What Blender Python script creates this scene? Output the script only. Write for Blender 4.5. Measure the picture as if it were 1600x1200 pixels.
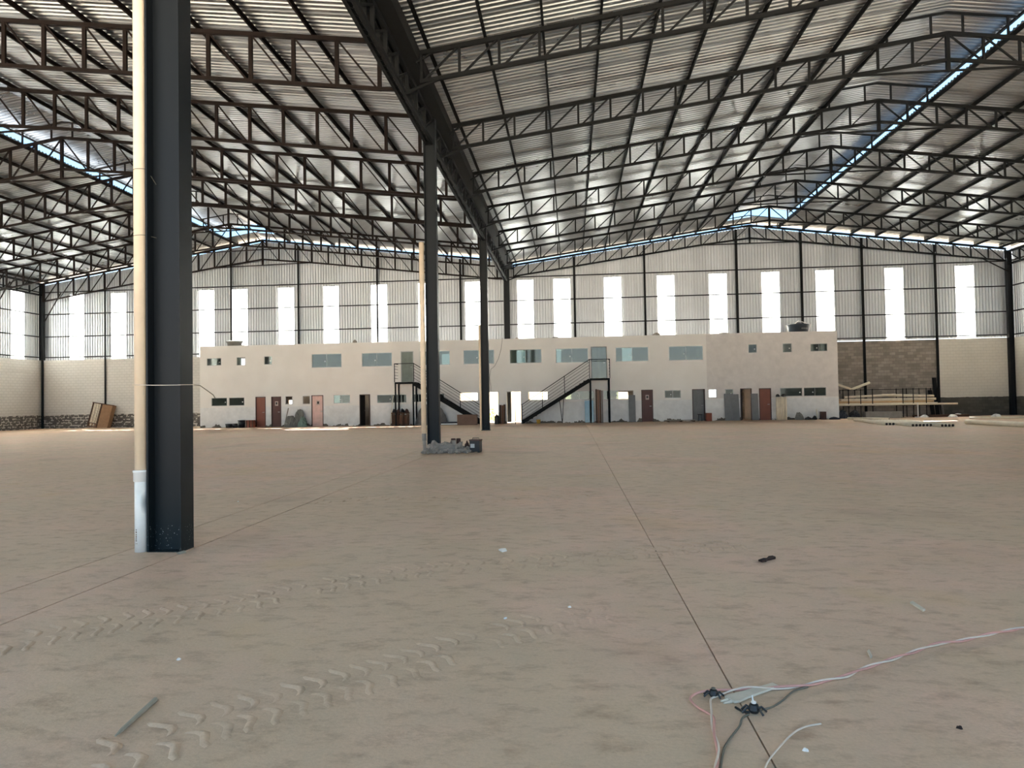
import bpy, math, random
from mathutils import Vector, Matrix

# ------------------------------------------------------------------ scene, camera, light
for o in list(bpy.data.objects):
    bpy.data.objects.remove(o)
SC = bpy.context.scene
COL = SC.collection
F_PX, YAW, PITCH, ROLL, EYE = 1050.34, 0.087397, 0.022601, -0.017085, 1.6294
_F = Vector((-math.sin(YAW) * math.cos(PITCH), math.cos(YAW) * math.cos(PITCH), math.sin(PITCH)))
_R0 = Vector((math.cos(YAW), math.sin(YAW), 0)); _U0 = _R0.cross(_F)
_R = _R0 * math.cos(ROLL) + _U0 * math.sin(ROLL)
_U = -_R0 * math.sin(ROLL) + _U0 * math.cos(ROLL)
cam_data = bpy.data.cameras.new('camera')
cam = bpy.data.objects.new('camera', cam_data); COL.objects.link(cam)
cam_data.sensor_fit = 'HORIZONTAL'; cam_data.sensor_width = 36.0
cam_data.lens = F_PX / 1600 * 36.0
cam_data.clip_end = 400; cam_data.clip_start = 0.05
m = Matrix.Identity(4)
for i in range(3):
    m[i][0], m[i][1], m[i][2] = _R[i], _U[i], -_F[i]
m[2][3] = EYE
cam.matrix_world = m
SC.camera = cam

SC.view_settings.view_transform = 'Standard'
SC.view_settings.look = 'None'
SC.view_settings.gamma = 1.0
SC.view_settings.use_curve_mapping = False
SC.view_settings.exposure = 3.68

world = bpy.data.worlds.new('sky'); SC.world = world; world.use_nodes = True
bg = world.node_tree.nodes['Background']
bg.inputs[1].default_value = 0.18
_n = world.node_tree.nodes; _tc = _n.new('ShaderNodeTexCoord'); _sp = _n.new('ShaderNodeSeparateXYZ'); _cr = _n.new('ShaderNodeValToRGB')
_cr.color_ramp.elements[0].position = 0.0; _cr.color_ramp.elements[0].color = (0.97, 0.96, 0.92, 1)
_cr.color_ramp.elements[1].position = 0.22; _cr.color_ramp.elements[1].color = (0.33, 0.64, 1.0, 1)
_l = world.node_tree.links; _l.new(_tc.outputs['Generated'], _sp.inputs[0]); _l.new(_sp.outputs[2], _cr.inputs[0]); _l.new(_cr.outputs[0], bg.inputs[0])

sun_data = bpy.data.lights.new('sun', 'SUN'); sun = bpy.data.objects.new('sun', sun_data); COL.objects.link(sun)
sun_data.energy = 9.0; sun_data.angle = 0.01; sun_data.color = (1.0, 0.985, 0.96)
sun.rotation_euler = Vector((7.0, -6.3, -13.4)).to_track_quat('-Z', 'Y').to_euler()
sun.location = (-30, 60, 40)

SC.cycles.max_bounces = 10; SC.cycles.diffuse_bounces = 6; SC.cycles.transparent_max_bounces = 12
SC.cycles.sample_clamp_indirect = 6.0

# ------------------------------------------------------------------ pixel -> place
EYE_P = Vector((0, 0, EYE))
def ray(u, v): return _F + _R * ((u - 800) / F_PX) - _U * ((v - 600) / F_PX)
def gnd(u, v, z=0.0):
    d = ray(u, v); return EYE_P + d * ((z - EYE) / d.z)

def on_y(u, v, y):
    d = ray(u, v); return EYE_P + d * (y / d.y)

# ------------------------------------------------------------------ materials
def lin(h):
    h = h.lstrip('#'); r = []
    for i in (0, 2, 4):
        c = int(h[i:i + 2], 16) / 255
        r.append(c / 12.92 if c <= 0.04045 else ((c + 0.055) / 1.055) ** 2.4)
    return (r[0], r[1], r[2], 1)

class NT:
    def __init__(s, name):
        s.m = bpy.data.materials.new(name); s.m.use_nodes = True
        s.t = s.m.node_tree; s.n = s.t.nodes; s.b = s.n['Principled BSDF']; s.out = s.n['Material Output']
    def add(s, kind, **kw):
        n = s.n.new(kind)
        for k, v in kw.items():
            setattr(n, k, v)
        return n
    def link(s, a, b): s.t.links.new(a, b)
    def coords(s, scale=(1, 1, 1), kind='Object'):
        tc = s.add('ShaderNodeTexCoord'); mp = s.add('ShaderNodeMapping'); mp.inputs['Scale'].default_value = scale
        s.link(tc.outputs[kind], mp.inputs[0]); return mp.outputs[0]
    def noise(s, vec, scale, detail=4, rough=0.55):
        n = s.add('ShaderNodeTexNoise'); n.inputs['Scale'].default_value = scale; n.inputs['Detail'].default_value = detail
        n.inputs['Roughness'].default_value = rough; s.link(vec, n.inputs['Vector']); return n.outputs['Fac']
    def ramp(s, fac, stops):
        r = s.add('ShaderNodeValToRGB'); e = r.color_ramp.elements
        while len(e) < len(stops): e.new(0.5)
        for q, (p, c) in zip(e, stops): q.position = p; q.color = c
        s.link(fac, r.inputs[0]); return r.outputs[0]
    def mix(s, fac, a, b, mode='MIX'):
        n = s.add('ShaderNodeMix', data_type='RGBA', blend_type=mode)
        for sock, v in ((n.inputs[0], fac), (n.inputs[6], a), (n.inputs[7], b)):
            if isinstance(v, (int, float, tuple)): sock.default_value = v
            else: s.link(v, sock)
        return n.outputs[2]
    def math(s, op, a, b=0.0):
        n = s.add('ShaderNodeMath', operation=op)
        for sock, v in ((n.inputs[0], a), (n.inputs[1], b)):
            if isinstance(v, (int, float)): sock.default_value = v
            else: s.link(v, sock)
        return n.outputs[0]
    def bump(s, h, strength=0.3, dist=0.02):
        b = s.add('ShaderNodeBump'); b.inputs['Strength'].default_value = strength; b.inputs['Distance'].default_value = dist
        s.link(h, b.inputs['Height']); s.link(b.outputs[0], s.b.inputs['Normal'])

def plain(name, col, rough=0.6, metal=0.0, var=0.12, scale=3.0, world_coords=False):
    """colour with gentle mottling"""
    t = NT(name); c = lin(col) if isinstance(col, str) else col
    v = t.coords()
    if world_coords:
        g = t.add('ShaderNodeNewGeometry'); v = g.outputs['Position']
    f = t.noise(v, scale)
    a = tuple(x * (1 - var) for x in c[:3]) + (1,); b = tuple(min(1, x * (1 + var)) for x in c[:3]) + (1,)
    t.link(t.ramp(f, [(0.3, a), (0.7, b)]), t.b.inputs['Base Color'])
    t.b.inputs['Roughness'].default_value = rough; t.b.inputs['Metallic'].default_value = metal
    return t.m

M = {}
M['steel_black'] = plain('painted_black_steel', (0.0065, 0.007, 0.0075, 1), 0.75)
M['steel_brown'] = plain('red_oxide_steel', (0.010, 0.0055, 0.0042, 1), 0.75, var=0.35, scale=1.5, world_coords=True)
M['gutter'] = plain('dark_gutter_sheet', (0.012, 0.012, 0.012, 1), 0.6)
def column_paint():
    t = NT('blue_grey_column_paint'); g = t.add('ShaderNodeNewGeometry')
    f = t.noise(g.outputs['Position'], 1.3, 5)
    sep = t.add('ShaderNodeSeparateXYZ'); t.link(g.outputs['Position'], sep.inputs[0])
    mr = t.add('ShaderNodeMapRange'); mr.inputs[1].default_value = 0.0; mr.inputs[2].default_value = 1.2
    t.link(t.math('ADD', sep.outputs[2], t.math('MULTIPLY', f, 0.6)), mr.inputs[0])
    c = t.mix(mr.outputs[0], (0.008, 0.016, 0.0185, 1), (0.0105, 0.0125, 0.0142, 1))
    sp = t.noise(g.outputs['Position'], 60, 2)
    low = t.math('LESS_THAN', sep.outputs[2], 0.28)
    fl = t.math('MULTIPLY', t.math('GREATER_THAN', sp, 0.70), low)
    c = t.mix(fl, c, (0.35, 0.38, 0.38, 1))
    t.link(c, t.b.inputs['Base Color']); t.b.inputs['Roughness'].default_value = 0.45
    return t.m
M['column'] = column_paint()
for k in ('steel_black', 'steel_brown', 'gutter', 'column'):
    M[k].node_tree.nodes['Principled BSDF'].inputs['Specular IOR Level'].default_value = 0.2

def galv(name, base, rough, warm=0.0):
    t = NT(name); g = t.add('ShaderNodeNewGeometry'); info = t.add('ShaderNodeObjectInfo')
    f = t.noise(g.outputs['Position'], 0.7, 4)
    v = t.math('ADD', t.math('MULTIPLY', f, 0.5), t.math('MULTIPLY', info.outputs['Random'], 0.5))
    a = tuple(x * 0.86 for x in base) + (1,); b = tuple(min(1, x * 1.1) for x in base) + (1,)
    t.link(t.ramp(v, [(0.25, a), (0.75, b)]), t.b.inputs['Base Color'])
    t.b.inputs['Metallic'].default_value = 0.8
    mr = t.add('ShaderNodeMapRange'); mr.inputs[3].default_value = rough - 0.07; mr.inputs[4].default_value = rough + 0.07
    t.link(v, mr.inputs[0]); t.link(mr.outputs[0], t.b.inputs['Roughness'])
    return t.m
M['roof'] = galv('galvanised_roof_sheet', (0.285, 0.295, 0.305), 0.31)
M['clad'] = galv('galvanised_wall_sheet', (0.53, 0.55, 0.575), 0.5)

def translucent(name):
    t = NT(name); tr = t.add('ShaderNodeBsdfTranslucent'); tr.inputs[0].default_value = (0.93, 0.95, 0.93, 1)
    df = t.add('ShaderNodeBsdfDiffuse'); df.inputs[0].default_value = (0.8, 0.8, 0.8, 1)
    mx = t.add('ShaderNodeMixShader'); mx.inputs[0].default_value = 0.12
    t.link(tr.outputs[0], mx.inputs[1]); t.link(df.outputs[0], mx.inputs[2]); t.link(mx.outputs[0], t.out.inputs[0])
    return t.m
M['fibre'] = translucent('translucent_white_sheet')

def glass(name, tint, fac, dif=(0.085, 0.115, 0.10, 1)):
    t = NT(name); tr = t.add('ShaderNodeBsdfTransparent'); tr.inputs[0].default_value = tint
    gl = t.add('ShaderNodeBsdfGlossy'); gl.inputs['Roughness'].default_value = 0.04; gl.inputs[0].default_value = (0.75, 0.78, 0.72, 1)
    df = t.add('ShaderNodeBsdfDiffuse'); df.inputs[0].default_value = dif
    m1 = t.add('ShaderNodeMixShader'); m1.inputs[0].default_value = 0.45
    t.link(tr.outputs[0], m1.inputs[1]); t.link(df.outputs[0], m1.inputs[2])
    mx = t.add('ShaderNodeMixShader'); mx.inputs[0].default_value = fac
    t.link(m1.outputs[0], mx.inputs[1]); t.link(gl.outputs[0], mx.inputs[2]); t.link(mx.outputs[0], t.out.inputs[0])
    return t.m
M['glass_dark'] = glass('dark_green_glass', (0.30, 0.38, 0.35, 1), 0.05, (0.022, 0.034, 0.030, 1))
M['glass'] = glass('green_tinted_glass', (0.55, 0.66, 0.62, 1), 0.11)

def floor_mat():
    t = NT('dusty_concrete'); g = t.add('ShaderNodeNewGeometry'); pos = g.outputs['Position']
    big = t.noise(pos, 0.16, 5, 0.6); mid = t.noise(pos, 1.1, 6, 0.65)
    mp = t.add('ShaderNodeMapping'); mp.inputs['Rotation'].default_value = (0, 0, 0.6); mp.inputs['Scale'].default_value = (3.2, 5.5, 1)
    t.link(pos, mp.inputs[0]); streak = t.noise(mp.outputs[0], 1.0, 6, 0.7)
    mp2 = t.add('ShaderNodeMapping'); mp2.inputs['Rotation'].default_value = (0, 0, -0.35); mp2.inputs['Scale'].default_value = (4.5, 9, 1)
    t.link(pos, mp2.inputs[0]); streak2 = t.noise(mp2.outputs[0], 1.0, 5, 0.7)
    fine = t.noise(pos, 45, 4, 0.7)
    c = t.ramp(big, [(0.34, lin('#debda2')), (0.46, lin('#d8bc9e')), (0.55, lin('#e1bda4')), (0.68, lin('#e1b991'))])
    mask = t.ramp(mid, [(0.38, (0, 0, 0, 1)), (0.66, (1, 1, 1, 1))])
    c = t.mix(t.math('MULTIPLY', mask, 0.55), c, lin('#c9b195'))
    st = t.ramp(t.math('ADD', t.math('MULTIPLY', streak, 0.5), t.math('MULTIPLY', streak2, 0.5)), [(0.36, lin('#a08d7d')), (0.5, lin('#ffffff')), (0.68, lin('#ffffff'))])
    c = t.mix(0.45, c, st, 'MULTIPLY')
    fi = t.ramp(fine, [(0.3, (0.72, 0.72, 0.72, 1)), (0.7, (1.0, 1.0, 1.0, 1))])
    c = t.mix(0.45, c, fi, 'MULTIPLY')
    och = t.ramp(t.noise(pos, 0.55, 3), [(0.60, (0, 0, 0, 1)), (0.72, (1, 1, 1, 1))])
    c = t.mix(t.math('MULTIPLY', och, 0.4), c, lin('#d8b486'))
    # darker, browner stains far down the hall
    dk = t.ramp(t.noise(pos, 0.33, 4, 0.6), [(0.57, (0, 0, 0, 1)), (0.70, (1, 1, 1, 1))])
    c = t.mix(t.math('MULTIPLY', dk, 0.45), c, lin('#a88c74'))
    t.link(c, t.b.inputs['Base Color'])
    t.b.inputs['Roughness'].default_value = 0.62
    t.b.inputs['Specular IOR Level'].default_value = 0.35
    h = t.math('ADD', t.math('MULTIPLY', streak, 1.0), t.math('ADD', t.math('MULTIPLY', fine, 0.35), streak2))
    t.bump(h, 0.5, 0.012)
    return t.m
M['floor'] = floor_mat()
M['floor_dark'] = plain('joint_dirt', '#3a3129', 0.9)
M['earth'] = plain('sunlit_earth', '#b3a48e', 0.95, scale=0.5)

def block_mat(name, upper, lower, z_split, marks):
    """concrete blockwork: paint above z_split, bare blocks below (optionally dotted with mortar smears)"""
    t = NT(name); g = t.add('ShaderNodeNewGeometry'); sep = t.add('ShaderNodeSeparateXYZ'); t.link(g.outputs['Position'], sep.inputs[0])
    cmb = t.add('ShaderNodeCombineXYZ')
    t.link(t.math('ADD', sep.outputs[0], sep.outputs[1]), cmb.inputs[0]); t.link(sep.outputs[2], cmb.inputs[1])
    br = t.add('ShaderNodeTexBrick'); t.link(cmb.outputs[0], br.inputs['Vector'])
    br.inputs['Scale'].default_value = 1.0; br.inputs['Brick Width'].default_value = 0.39; br.inputs['Row Height'].default_value = 0.2
    br.inputs['Mortar Size'].default_value = 0.014; br.inputs['Mortar Smooth'].default_value = 0.2
    lo = lin(lower); br.inputs['Color1'].default_value = tuple(x * 0.78 for x in lo[:3]) + (1,); br.inputs['Color2'].default_value = tuple(x * 1.2 for x in lo[:3]) + (1,)
    br.inputs['Mortar'].default_value = tuple(x * 0.75 for x in lo[:3]) + (1,)
    n1 = t.noise(g.outputs['Position'], 1.1, 5)
    bare = t.mix(0.6, br.outputs['Color'], t.ramp(n1, [(0.3, (0.6, 0.58, 0.55, 1)), (0.7, (1, 1, 1, 1))]), 'MULTIPLY')
    if marks:
        mpn = t.add('ShaderNodeMapping'); mpn.inputs['Scale'].default_value = (3.2, 3.2, 5); t.link(g.outputs['Position'], mpn.inputs[0])
        k = t.math('MULTIPLY', t.math('GREATER_THAN', t.noise(mpn.outputs[0], 1.0, 2), 0.50), t.math('GREATER_THAN', br.outputs['Fac'], 0.02))
        br.inputs['Mortar Size'].default_value = 0.035
        bare = t.mix(k, bare, lin('#c4bdb2'))
    up = lin(upper)
    paint = t.mix(0.5, tuple(up), t.ramp(t.noise(g.outputs['Position'], 0.8, 5), [(0.3, (0.8, 0.79, 0.77, 1)), (0.7, (1, 1, 1, 1))]), 'MULTIPLY')
    paint = t.mix(t.math('MULTIPLY', br.outputs['Fac'], 0.22), paint, (0.3, 0.29, 0.27, 1))
    wob = t.math('MULTIPLY', t.noise(g.outputs['Position'], 2.0, 3), 0.14)
    s = t.math('GREATER_THAN', t.math('ADD', sep.outputs[2], wob), z_split + 0.07)
    t.link(t.mix(s, bare, paint), t.b.inputs['Base Color']); t.b.inputs['Roughness'].default_value = 0.9
    t.bump(br.outputs['Fac'], -0.6 if False else 0.5, -0.01)
    return t.m
M['block_left'] = block_mat('painted_blockwork', '#cfccc6', '#6b6660', 1.02, True)
M['block_right'] = block_mat('painted_blockwork_dark_base', '#cfcabf', '#54534c', 1.25, False)
M['block_bare'] = block_mat('bare_grey_blockwork', '#8f887f', '#948c83', 40.0, False)
def office_mat():
    t = NT('office_plaster'); g = t.add('ShaderNodeNewGeometry'); sep = t.add('ShaderNodeSeparateXYZ'); t.link(g.outputs['Position'], sep.inputs[0])
    n1 = t.noise(g.outputs['Position'], 0.7, 5); n2 = t.noise(g.outputs['Position'], 3.0, 5)
    up = t.ramp(n1, [(0.3, lin('#dbd8d3')), (0.7, lin('#e3e1dd'))])
    lo = t.ramp(n2, [(0.3, lin('#d2d3d2')), (0.7, lin('#e2e3e2'))])
    c = t.mix(t.math('GREATER_THAN', t.math('ADD', sep.outputs[2], t.math('MULTIPLY', n1, 0.1)), 1.45), lo, up)
    # the end bay is a separate, more weathered render coat
    en = t.mix(0.5, lin('#d5d0cc'), t.ramp(n2, [(0.3, (0.75, 0.75, 0.76, 1)), (0.7, (1, 1, 1, 1))]), 'MULTIPLY')
    c = t.mix(t.math('MULTIPLY', t.math('GREATER_THAN', sep.outputs[0], 8.85), t.math('GREATER_THAN', sep.outputs[2], 1.45)), c, en)
    dirt = t.math('LESS_THAN', sep.outputs[2], t.math('MULTIPLY', t.math('SUBTRACT', t.noise(g.outputs['Position'], 2.2, 4), 0.41), 0.9))
    c = t.mix(dirt, c, lin('#5f5a50'))
    t.link(c, t.b.inputs['Base Color']); t.b.inputs['Roughness'].default_value = 0.85
    t.bump(n2, 0.15, 0.01)
    return t.m
M['office'] = office_mat()
M['room'] = plain('room_plaster', '#b5b0a8', 0.9)
M['conc'] = plain('grey_concrete', '#8d8880', 0.9, scale=4)
M['alu'] = plain('aluminium_frame', '#a9aaa8', 0.4, 0.6)
M['door_brown'] = plain('brown_wood_door', '#7d4430', 0.5, scale=2)
M['door_dark'] = plain('dark_brown_door', '#481a0b', 0.45, scale=2)
M['door_glare'] = plain('glare_pale_glossy_door', '#dab3a6', 0.25)  # glare on the door is put into its base colour
M['door_grey'] = plain('grey_green_door', '#707a72', 0.5)
M['frame_dark'] = plain('dark_wood_frame', '#3a2018', 0.5)
M['leaf_black'] = plain('black_door', '#1d1d1d', 0.5)
M['plate'] = plain('sign_plate_pale', '#b39c92', 0.5)
M['sign_dark'] = plain('sign_dark_print', '#1b1413', 0.5)
M['white'] = plain('white_plastic', '#e9e7e2', 0.4, var=0.04)
def pipe_white():
    t = NT('scuffed_white_pvc'); g = t.add('ShaderNodeNewGeometry'); pos = g.outputs['Position']
    n = t.noise(pos, 4, 4); sep = t.add('ShaderNodeSeparateXYZ'); t.link(pos, sep.inputs[0])
    # black scuff with its own outline on the side that faces the column
    d = t.add('ShaderNodeVectorMath', operation='DISTANCE'); sc = t.add('ShaderNodeVectorMath', operation='MULTIPLY')
    sc.inputs[1].default_value = (1.0, 0.4, 0.42); t.link(pos, sc.inputs[0]); t.link(sc.outputs[0], d.inputs[0]); d.inputs[1].default_value = (-4.735, 7.08 * 0.4, 0.55 * 0.42)
    k = t.add('ShaderNodeMapRange'); k.inputs[1].default_value = 0.07; k.inputs[2].default_value = 0.02
    t.link(t.math('ADD', d.outputs['Value'], t.math('MULTIPLY', n, 0.02)), k.inputs[0])
    c = t.mix(k.outputs[0], t.ramp(n, [(0.3, lin('#e4e2da')), (0.7, lin('#f2f0ea'))]), lin('#3b4241'))
    t.link(c, t.b.inputs['Base Color']); t.b.inputs['Roughness'].default_value = 0.4
    return t.m
M['pipe_white'] = pipe_white()
M['pipe_cream'] = plain('aged_cream_pvc', '#eed8bb', 0.5, var=0.06, scale=5)
M['pvc'] = plain('cream_pvc', '#dfd3bd', 0.5, var=0.1)
M['pvc_orange'] = plain('tan_pvc', '#cba87f', 0.5, var=0.1)
M['hole'] = plain('bore_shade_and_scrap_brown', '#2a1b15', 0.9)  # painted shade inside the pipes; also the own brown of small scraps
M['wood'] = plain('brown_board', '#8b6a4c', 0.8, scale=6)
M['wood_pale'] = plain('pale_wood', '#cfc6b4', 0.8, scale=8)
M['wood_dark'] = plain('dark_wood', '#4e3626', 0.8, scale=5)
M['plank'] = plain('reddish_plank', '#7f5c47', 0.8, scale=5)
M['card'] = plain('brown_cardboard', '#7d6354', 0.9)
M['greyboard'] = plain('metal_sheet', '#6f7172', 0.6)
M['black'] = plain('black_plastic', '#17181a', 0.45)
M['navy'] = plain('navy_tarpaulin', '#1d2430', 0.6)
M['tank'] = plain('dark_blue_tank', '#27313a', 0.4)
M['yellow'] = plain('yellow_bucket', '#b8913a', 0.5)
M['brickred'] = plain('brick_red', '#8a4f3e', 0.85)
M['rubble'] = plain('grey_rubble', '#9b9288', 0.95, scale=8)
M['net'] = plain('grey_mesh_bundle', '#74736d', 0.95, scale=9)
M['greennet'] = plain('green_mesh_bundle', '#6d8279', 0.9, scale=9)
M['cable_pink'] = plain('faded_pink_cable', '#cf9a8e', 0.6, scale=6)
M['cable_white'] = plain('dusty_white_cable', '#dacbbb', 0.6, scale=6)
M['cable_grey'] = plain('grey_cable', '#6a6558', 0.6, scale=6)
M['rod'] = plain('weathered_stake', '#9f998a', 0.8, scale=10)
M['leaf'] = plain('yellow_green_leaf', '#b7a63c', 0.7, scale=3)
M['rust'] = plain('rusty_tin', '#4a3128', 0.7, scale=8)
M['greystain'] = plain('grey_sheet', '#6e6b68', 0.9)
M['outwall'] = plain('cream_garden_wall', '#e6d9bd', 0.9)
M['ink'] = plain('brown_print', '#7a5a3a', 0.7)

# ------------------------------------------------------------------ mesh helpers
class MB:
    def __init__(s): s.v = []; s.f = []
    def quad(s, a, b, c, d):
        n = len(s.v); s.v += [tuple(a), tuple(b), tuple(c), tuple(d)]; s.f.append((n, n + 1, n + 2, n + 3)); return s
    def box(s, x0, x1, y0, y1, z0, z1):
        n = len(s.v)
        s.v += [(x0, y0, z0), (x1, y0, z0), (x1, y1, z0), (x0, y1, z0), (x0, y0, z1), (x1, y0, z1), (x1, y1, z1), (x0, y1, z1)]
        s.f += [tuple(n + i for i in q) for q in ((0, 3, 2, 1), (4, 5, 6, 7), (0, 1, 5, 4), (1, 2, 6, 5), (2, 3, 7, 6), (3, 0, 4, 7))]
        return s
    def bar(s, p, q, w, h=None, up=None):
        h = h or w; p = Vector(p); q = Vector(q); d = (q - p).normalized()
        u = Vector(up) if up else (Vector((0, 0, 1)) if abs(d.z) < 0.95 else Vector((0, 1, 0)))
        sd = d.cross(u).normalized(); u = sd.cross(d); n = len(s.v)
        for e in (p, q):
            for a, b in ((-1, -1), (1, -1), (1, 1), (-1, 1)):
                s.v.append(tuple(e + sd * (a * w / 2) + u * (b * h / 2)))
        s.f += [tuple(n + i for i in k) for k in ((0, 1, 2, 3), (7, 6, 5, 4), (0, 4, 5, 1), (1, 5, 6, 2), (2, 6, 7, 3), (3, 7, 4, 0))]
        return s
    def tube(s, pts, r, seg=8, cap=True):
        pts = [Vector(p) for p in pts]; n0 = len(s.v); k = len(pts); rr = r if isinstance(r, (list, tuple)) else [r] * k
        pu = None
        for i, p in enumerate(pts):
            d = (pts[min(i + 1, k - 1)] - pts[max(i - 1, 0)]).normalized()
            if pu is None: pu = Vector((0, 0, 1)) if abs(d.z) < 0.9 else Vector((1, 0, 0))
            sd = d.cross(pu).normalized(); pu = sd.cross(d).normalized()
            for j in range(seg):
                a = 2 * math.pi * j / seg; s.v.append(tuple(p + (sd * math.cos(a) + pu * math.sin(a)) * rr[i]))
        for i in range(k - 1):
            for j in range(seg):
                a = n0 + i * seg + j; b = n0 + i * seg + (j + 1) % seg
                s.f.append((a, b, b + seg, a + seg))
        if cap:
            s.f.append(tuple(n0 + j for j in reversed(range(seg)))); s.f.append(tuple(n0 + (k - 1) * seg + j for j in range(seg)))
        return s
    def lathe(s, prof, c=(0, 0, 0), seg=20):
        """profile of (radius, z)"""
        n0 = len(s.v)
        for r, z in prof:
            for j in range(seg):
                a = 2 * math.pi * j / seg; s.v.append((c[0] + r * math.cos(a), c[1] + r * math.sin(a), c[2] + z))
        for i in range(len(prof) - 1):
            for j in range(seg):
                a = n0 + i * seg + j; b = n0 + i * seg + (j + 1) % seg
                s.f.append((a, b, b + seg, a + seg))
        return s
    def hollow(s, p, q, ro, ri, seg=12):
        """open-ended pipe with wall thickness"""
        p = Vector(p); q = Vector(q); d = (q - p).normalized()
        u = Vector((0, 0, 1)) if abs(d.z) < 0.9 else Vector((1, 0, 0)); sd = d.cross(u).normalized(); u = sd.cross(d); n0 = len(s.v)
        for e, r in ((p, ri), (p, ro), (q, ro), (q, ri)):
            for j in range(seg):
                a = 2 * math.pi * j / seg; s.v.append(tuple(e + (sd * math.cos(a) + u * math.sin(a)) * r))
        for i in range(4):
            for j in range(seg):
                a = n0 + i * seg + j; b = n0 + i * seg + (j + 1) % seg; k = n0 + ((i + 1) % 4) * seg
                s.f.append((a, b, k + (j + 1) % seg, k + j))
        return s
    def mesh(s, name, mat):
        me = bpy.data.meshes.new(name); me.from_pydata(s.v, [], s.f)
        if mat is not None: me.materials.append(M[mat])
        me.update(); return me
    def build(s, name, mat, parent=None, smooth=False):
        me = s.mesh(name, mat)
        if smooth:
            for p in me.polygons: p.use_smooth = len(p.vertices) == 4
        return place(name, me, parent)

def place(name, me, parent=None, loc=None):
    o = bpy.data.objects.new(name, me); COL.objects.link(o)
    if parent is not None: o.parent = parent
    if loc: o.location = loc
    return o
def tag(o, label=None, cat=None, group=None, kind=None):
    if label: o['label'] = label
    if cat: o['category'] = cat
    if group: o['group'] = group
    if kind: o['kind'] = kind
    return o
def thing(name, loc, label, cat=None, group=None, kind=None):
    o = bpy.data.objects.new(name, None); COL.objects.link(o); o.location = loc; o.empty_display_size = 0.2
    return tag(o, label, cat, group, kind)
def copy_tree(o, parent=None):
    c = o.copy(); COL.objects.link(c); c.parent = parent
    for ch in o.children: copy_tree(ch, c)
    return c
RNG = random.Random(7)
ORD = ['first', 'second', 'third', 'fourth', 'fifth', 'sixth', 'seventh', 'eighth', 'ninth', 'tenth', 'eleventh']

# ------------------------------------------------------------------ main dimensions (metres)
XC = -4.53                      # valley column line
XR, XL = 29.67, -40.3           # side walls
YB = 48.05                      # inner face of the back wall
YF = 44.81                      # front of the office block
YS = -6.8                      # open end behind the camera
COLY = [7.25, 21.9, 35.5, 48.0]
TY = [18.05 + 5 * k for k in range(7)]
TY[-1] = 47.75
# per bay: ridge height of the top chord, slope on the -x and +x side, truss depth, panels per half
BAY = {'r': dict(zr=13.42, s={-1: 0.134, 1: 0.134}, dep=0.80, n=15), 'l': dict(zr=13.70, s={-1: 0.155, 1: 0.120}, dep=1.33, n=14)}
BAYS = {'r': (-3.98, 12.55, 29.3), 'l': (-39.95, -22.55, -5.08)}
def roof_z(x):
    k = 'r' if x > XC else 'l'; d = x - BAYS[k][1]
    return BAY[k]['zr'] + 0.22 - BAY[k]['s'][1 if d >= 0 else -1] * abs(d)

# ------------------------------------------------------------------ floor in slabs, with open joints
fl = thing('floor', (0, 0, 0), 'dusty brown concrete floor slabs with straight joints', kind='structure')
xs = [XL - 0.2, -29.5, -17.0, -5.02, -4.30, 0.86, 12.5, XR + 0.2]
gaps = [0.006, 0.006, 0.006, 0.016, 0.020, 0.009, 0.006, 0.006]
for i in range(len(xs) - 1):
    MB().box(xs[i] + gaps[i] / 2, xs[i + 1] - gaps[i + 1] / 2, YS, YB + 0.2, -0.12, 0).build('slab', 'floor', fl)
MB().box(XL - 0.2, XR + 0.2, YS, YB + 0.2, -0.2, -0.05 - 0.07).build('joint_bed', 'floor_dark', fl)
tag(MB().quad((-160, -110, -0.21), (150, -110, -0.21), (150, 170, -0.21), (-160, 170, -0.21)).build('ground', 'earth'),
    'sunlit bare earth outside beyond the open doorways', kind='structure')

# ------------------------------------------------------------------ corrugated sheets
PROF = [(0.0, 0.0), (0.10, 0.0), (0.125, 0.048), (0.175, 0.048), (0.2, 0.0)]
def rib_points(w=1.0):
    out = []; n = int(round(w / 0.2))
    for k in range(n):
        for a, h in PROF[:-1]: out.append((k * 0.2 + a, h))
    out.append((n * 0.2 + 0.006, 0.0)); return out
def roof_sheet_mesh(x0, x1, zfun, name):
    b = MB(); pts = rib_points()
    for (a, h), (c, k) in zip(pts[:-1], pts[1:]):
        b.quad((x0, a, zfun(x0) + h), (x1, a, zfun(x1) + h), (x1, c, zfun(x1) + k), (x0, c, zfun(x0) + k))
    return b.mesh(name, 'roof')
Y_OPEN = 46.3
for key, (xa, xr, xb) in BAYS.items():
    side_name = 'the pipe stacks' if key == 'r' else 'the leaning wooden crate'
    for sgn, xe in ((-1, xa - 0.12), (1, xb + 0.75)):
        if key == 'l': xe = xa - 0.75 if sgn < 0 else xb + 0.12
        which = ('valley' if (key == 'r') == (sgn < 0) else 'outer')
        ce = thing('ceiling', (0, 0, 0), 'galvanised corrugated roof slope on the %s side above %s' % (which, side_name), kind='structure')
        xm = xr + sgn * 2.0
        me_short = roof_sheet_mesh(min(xe, xm), max(xe, xm), roof_z, 'roof_sheet')
        me_long = roof_sheet_mesh(min(xe, xr), max(xe, xr), roof_z, 'roof_sheet_long')
        y = YS
        while y < YB - 0.1:
            place('roof_sheet', me_short if y < Y_OPEN - 0.5 else me_long, ce, (0, y, 0))
            y += 1.0
        capf = lambda x: roof_z(x) + 0.58
        me_cap = roof_sheet_mesh(min(xr, xr + sgn * 2.34), max(xr, xr + sgn * 2.34), capf, 'vent_sheet')
        y = YS
        while y < Y_OPEN - 0.6:
            place('vent_sheet', me_cap, ce, (0, y, 0.0)); y += 1.0
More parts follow.
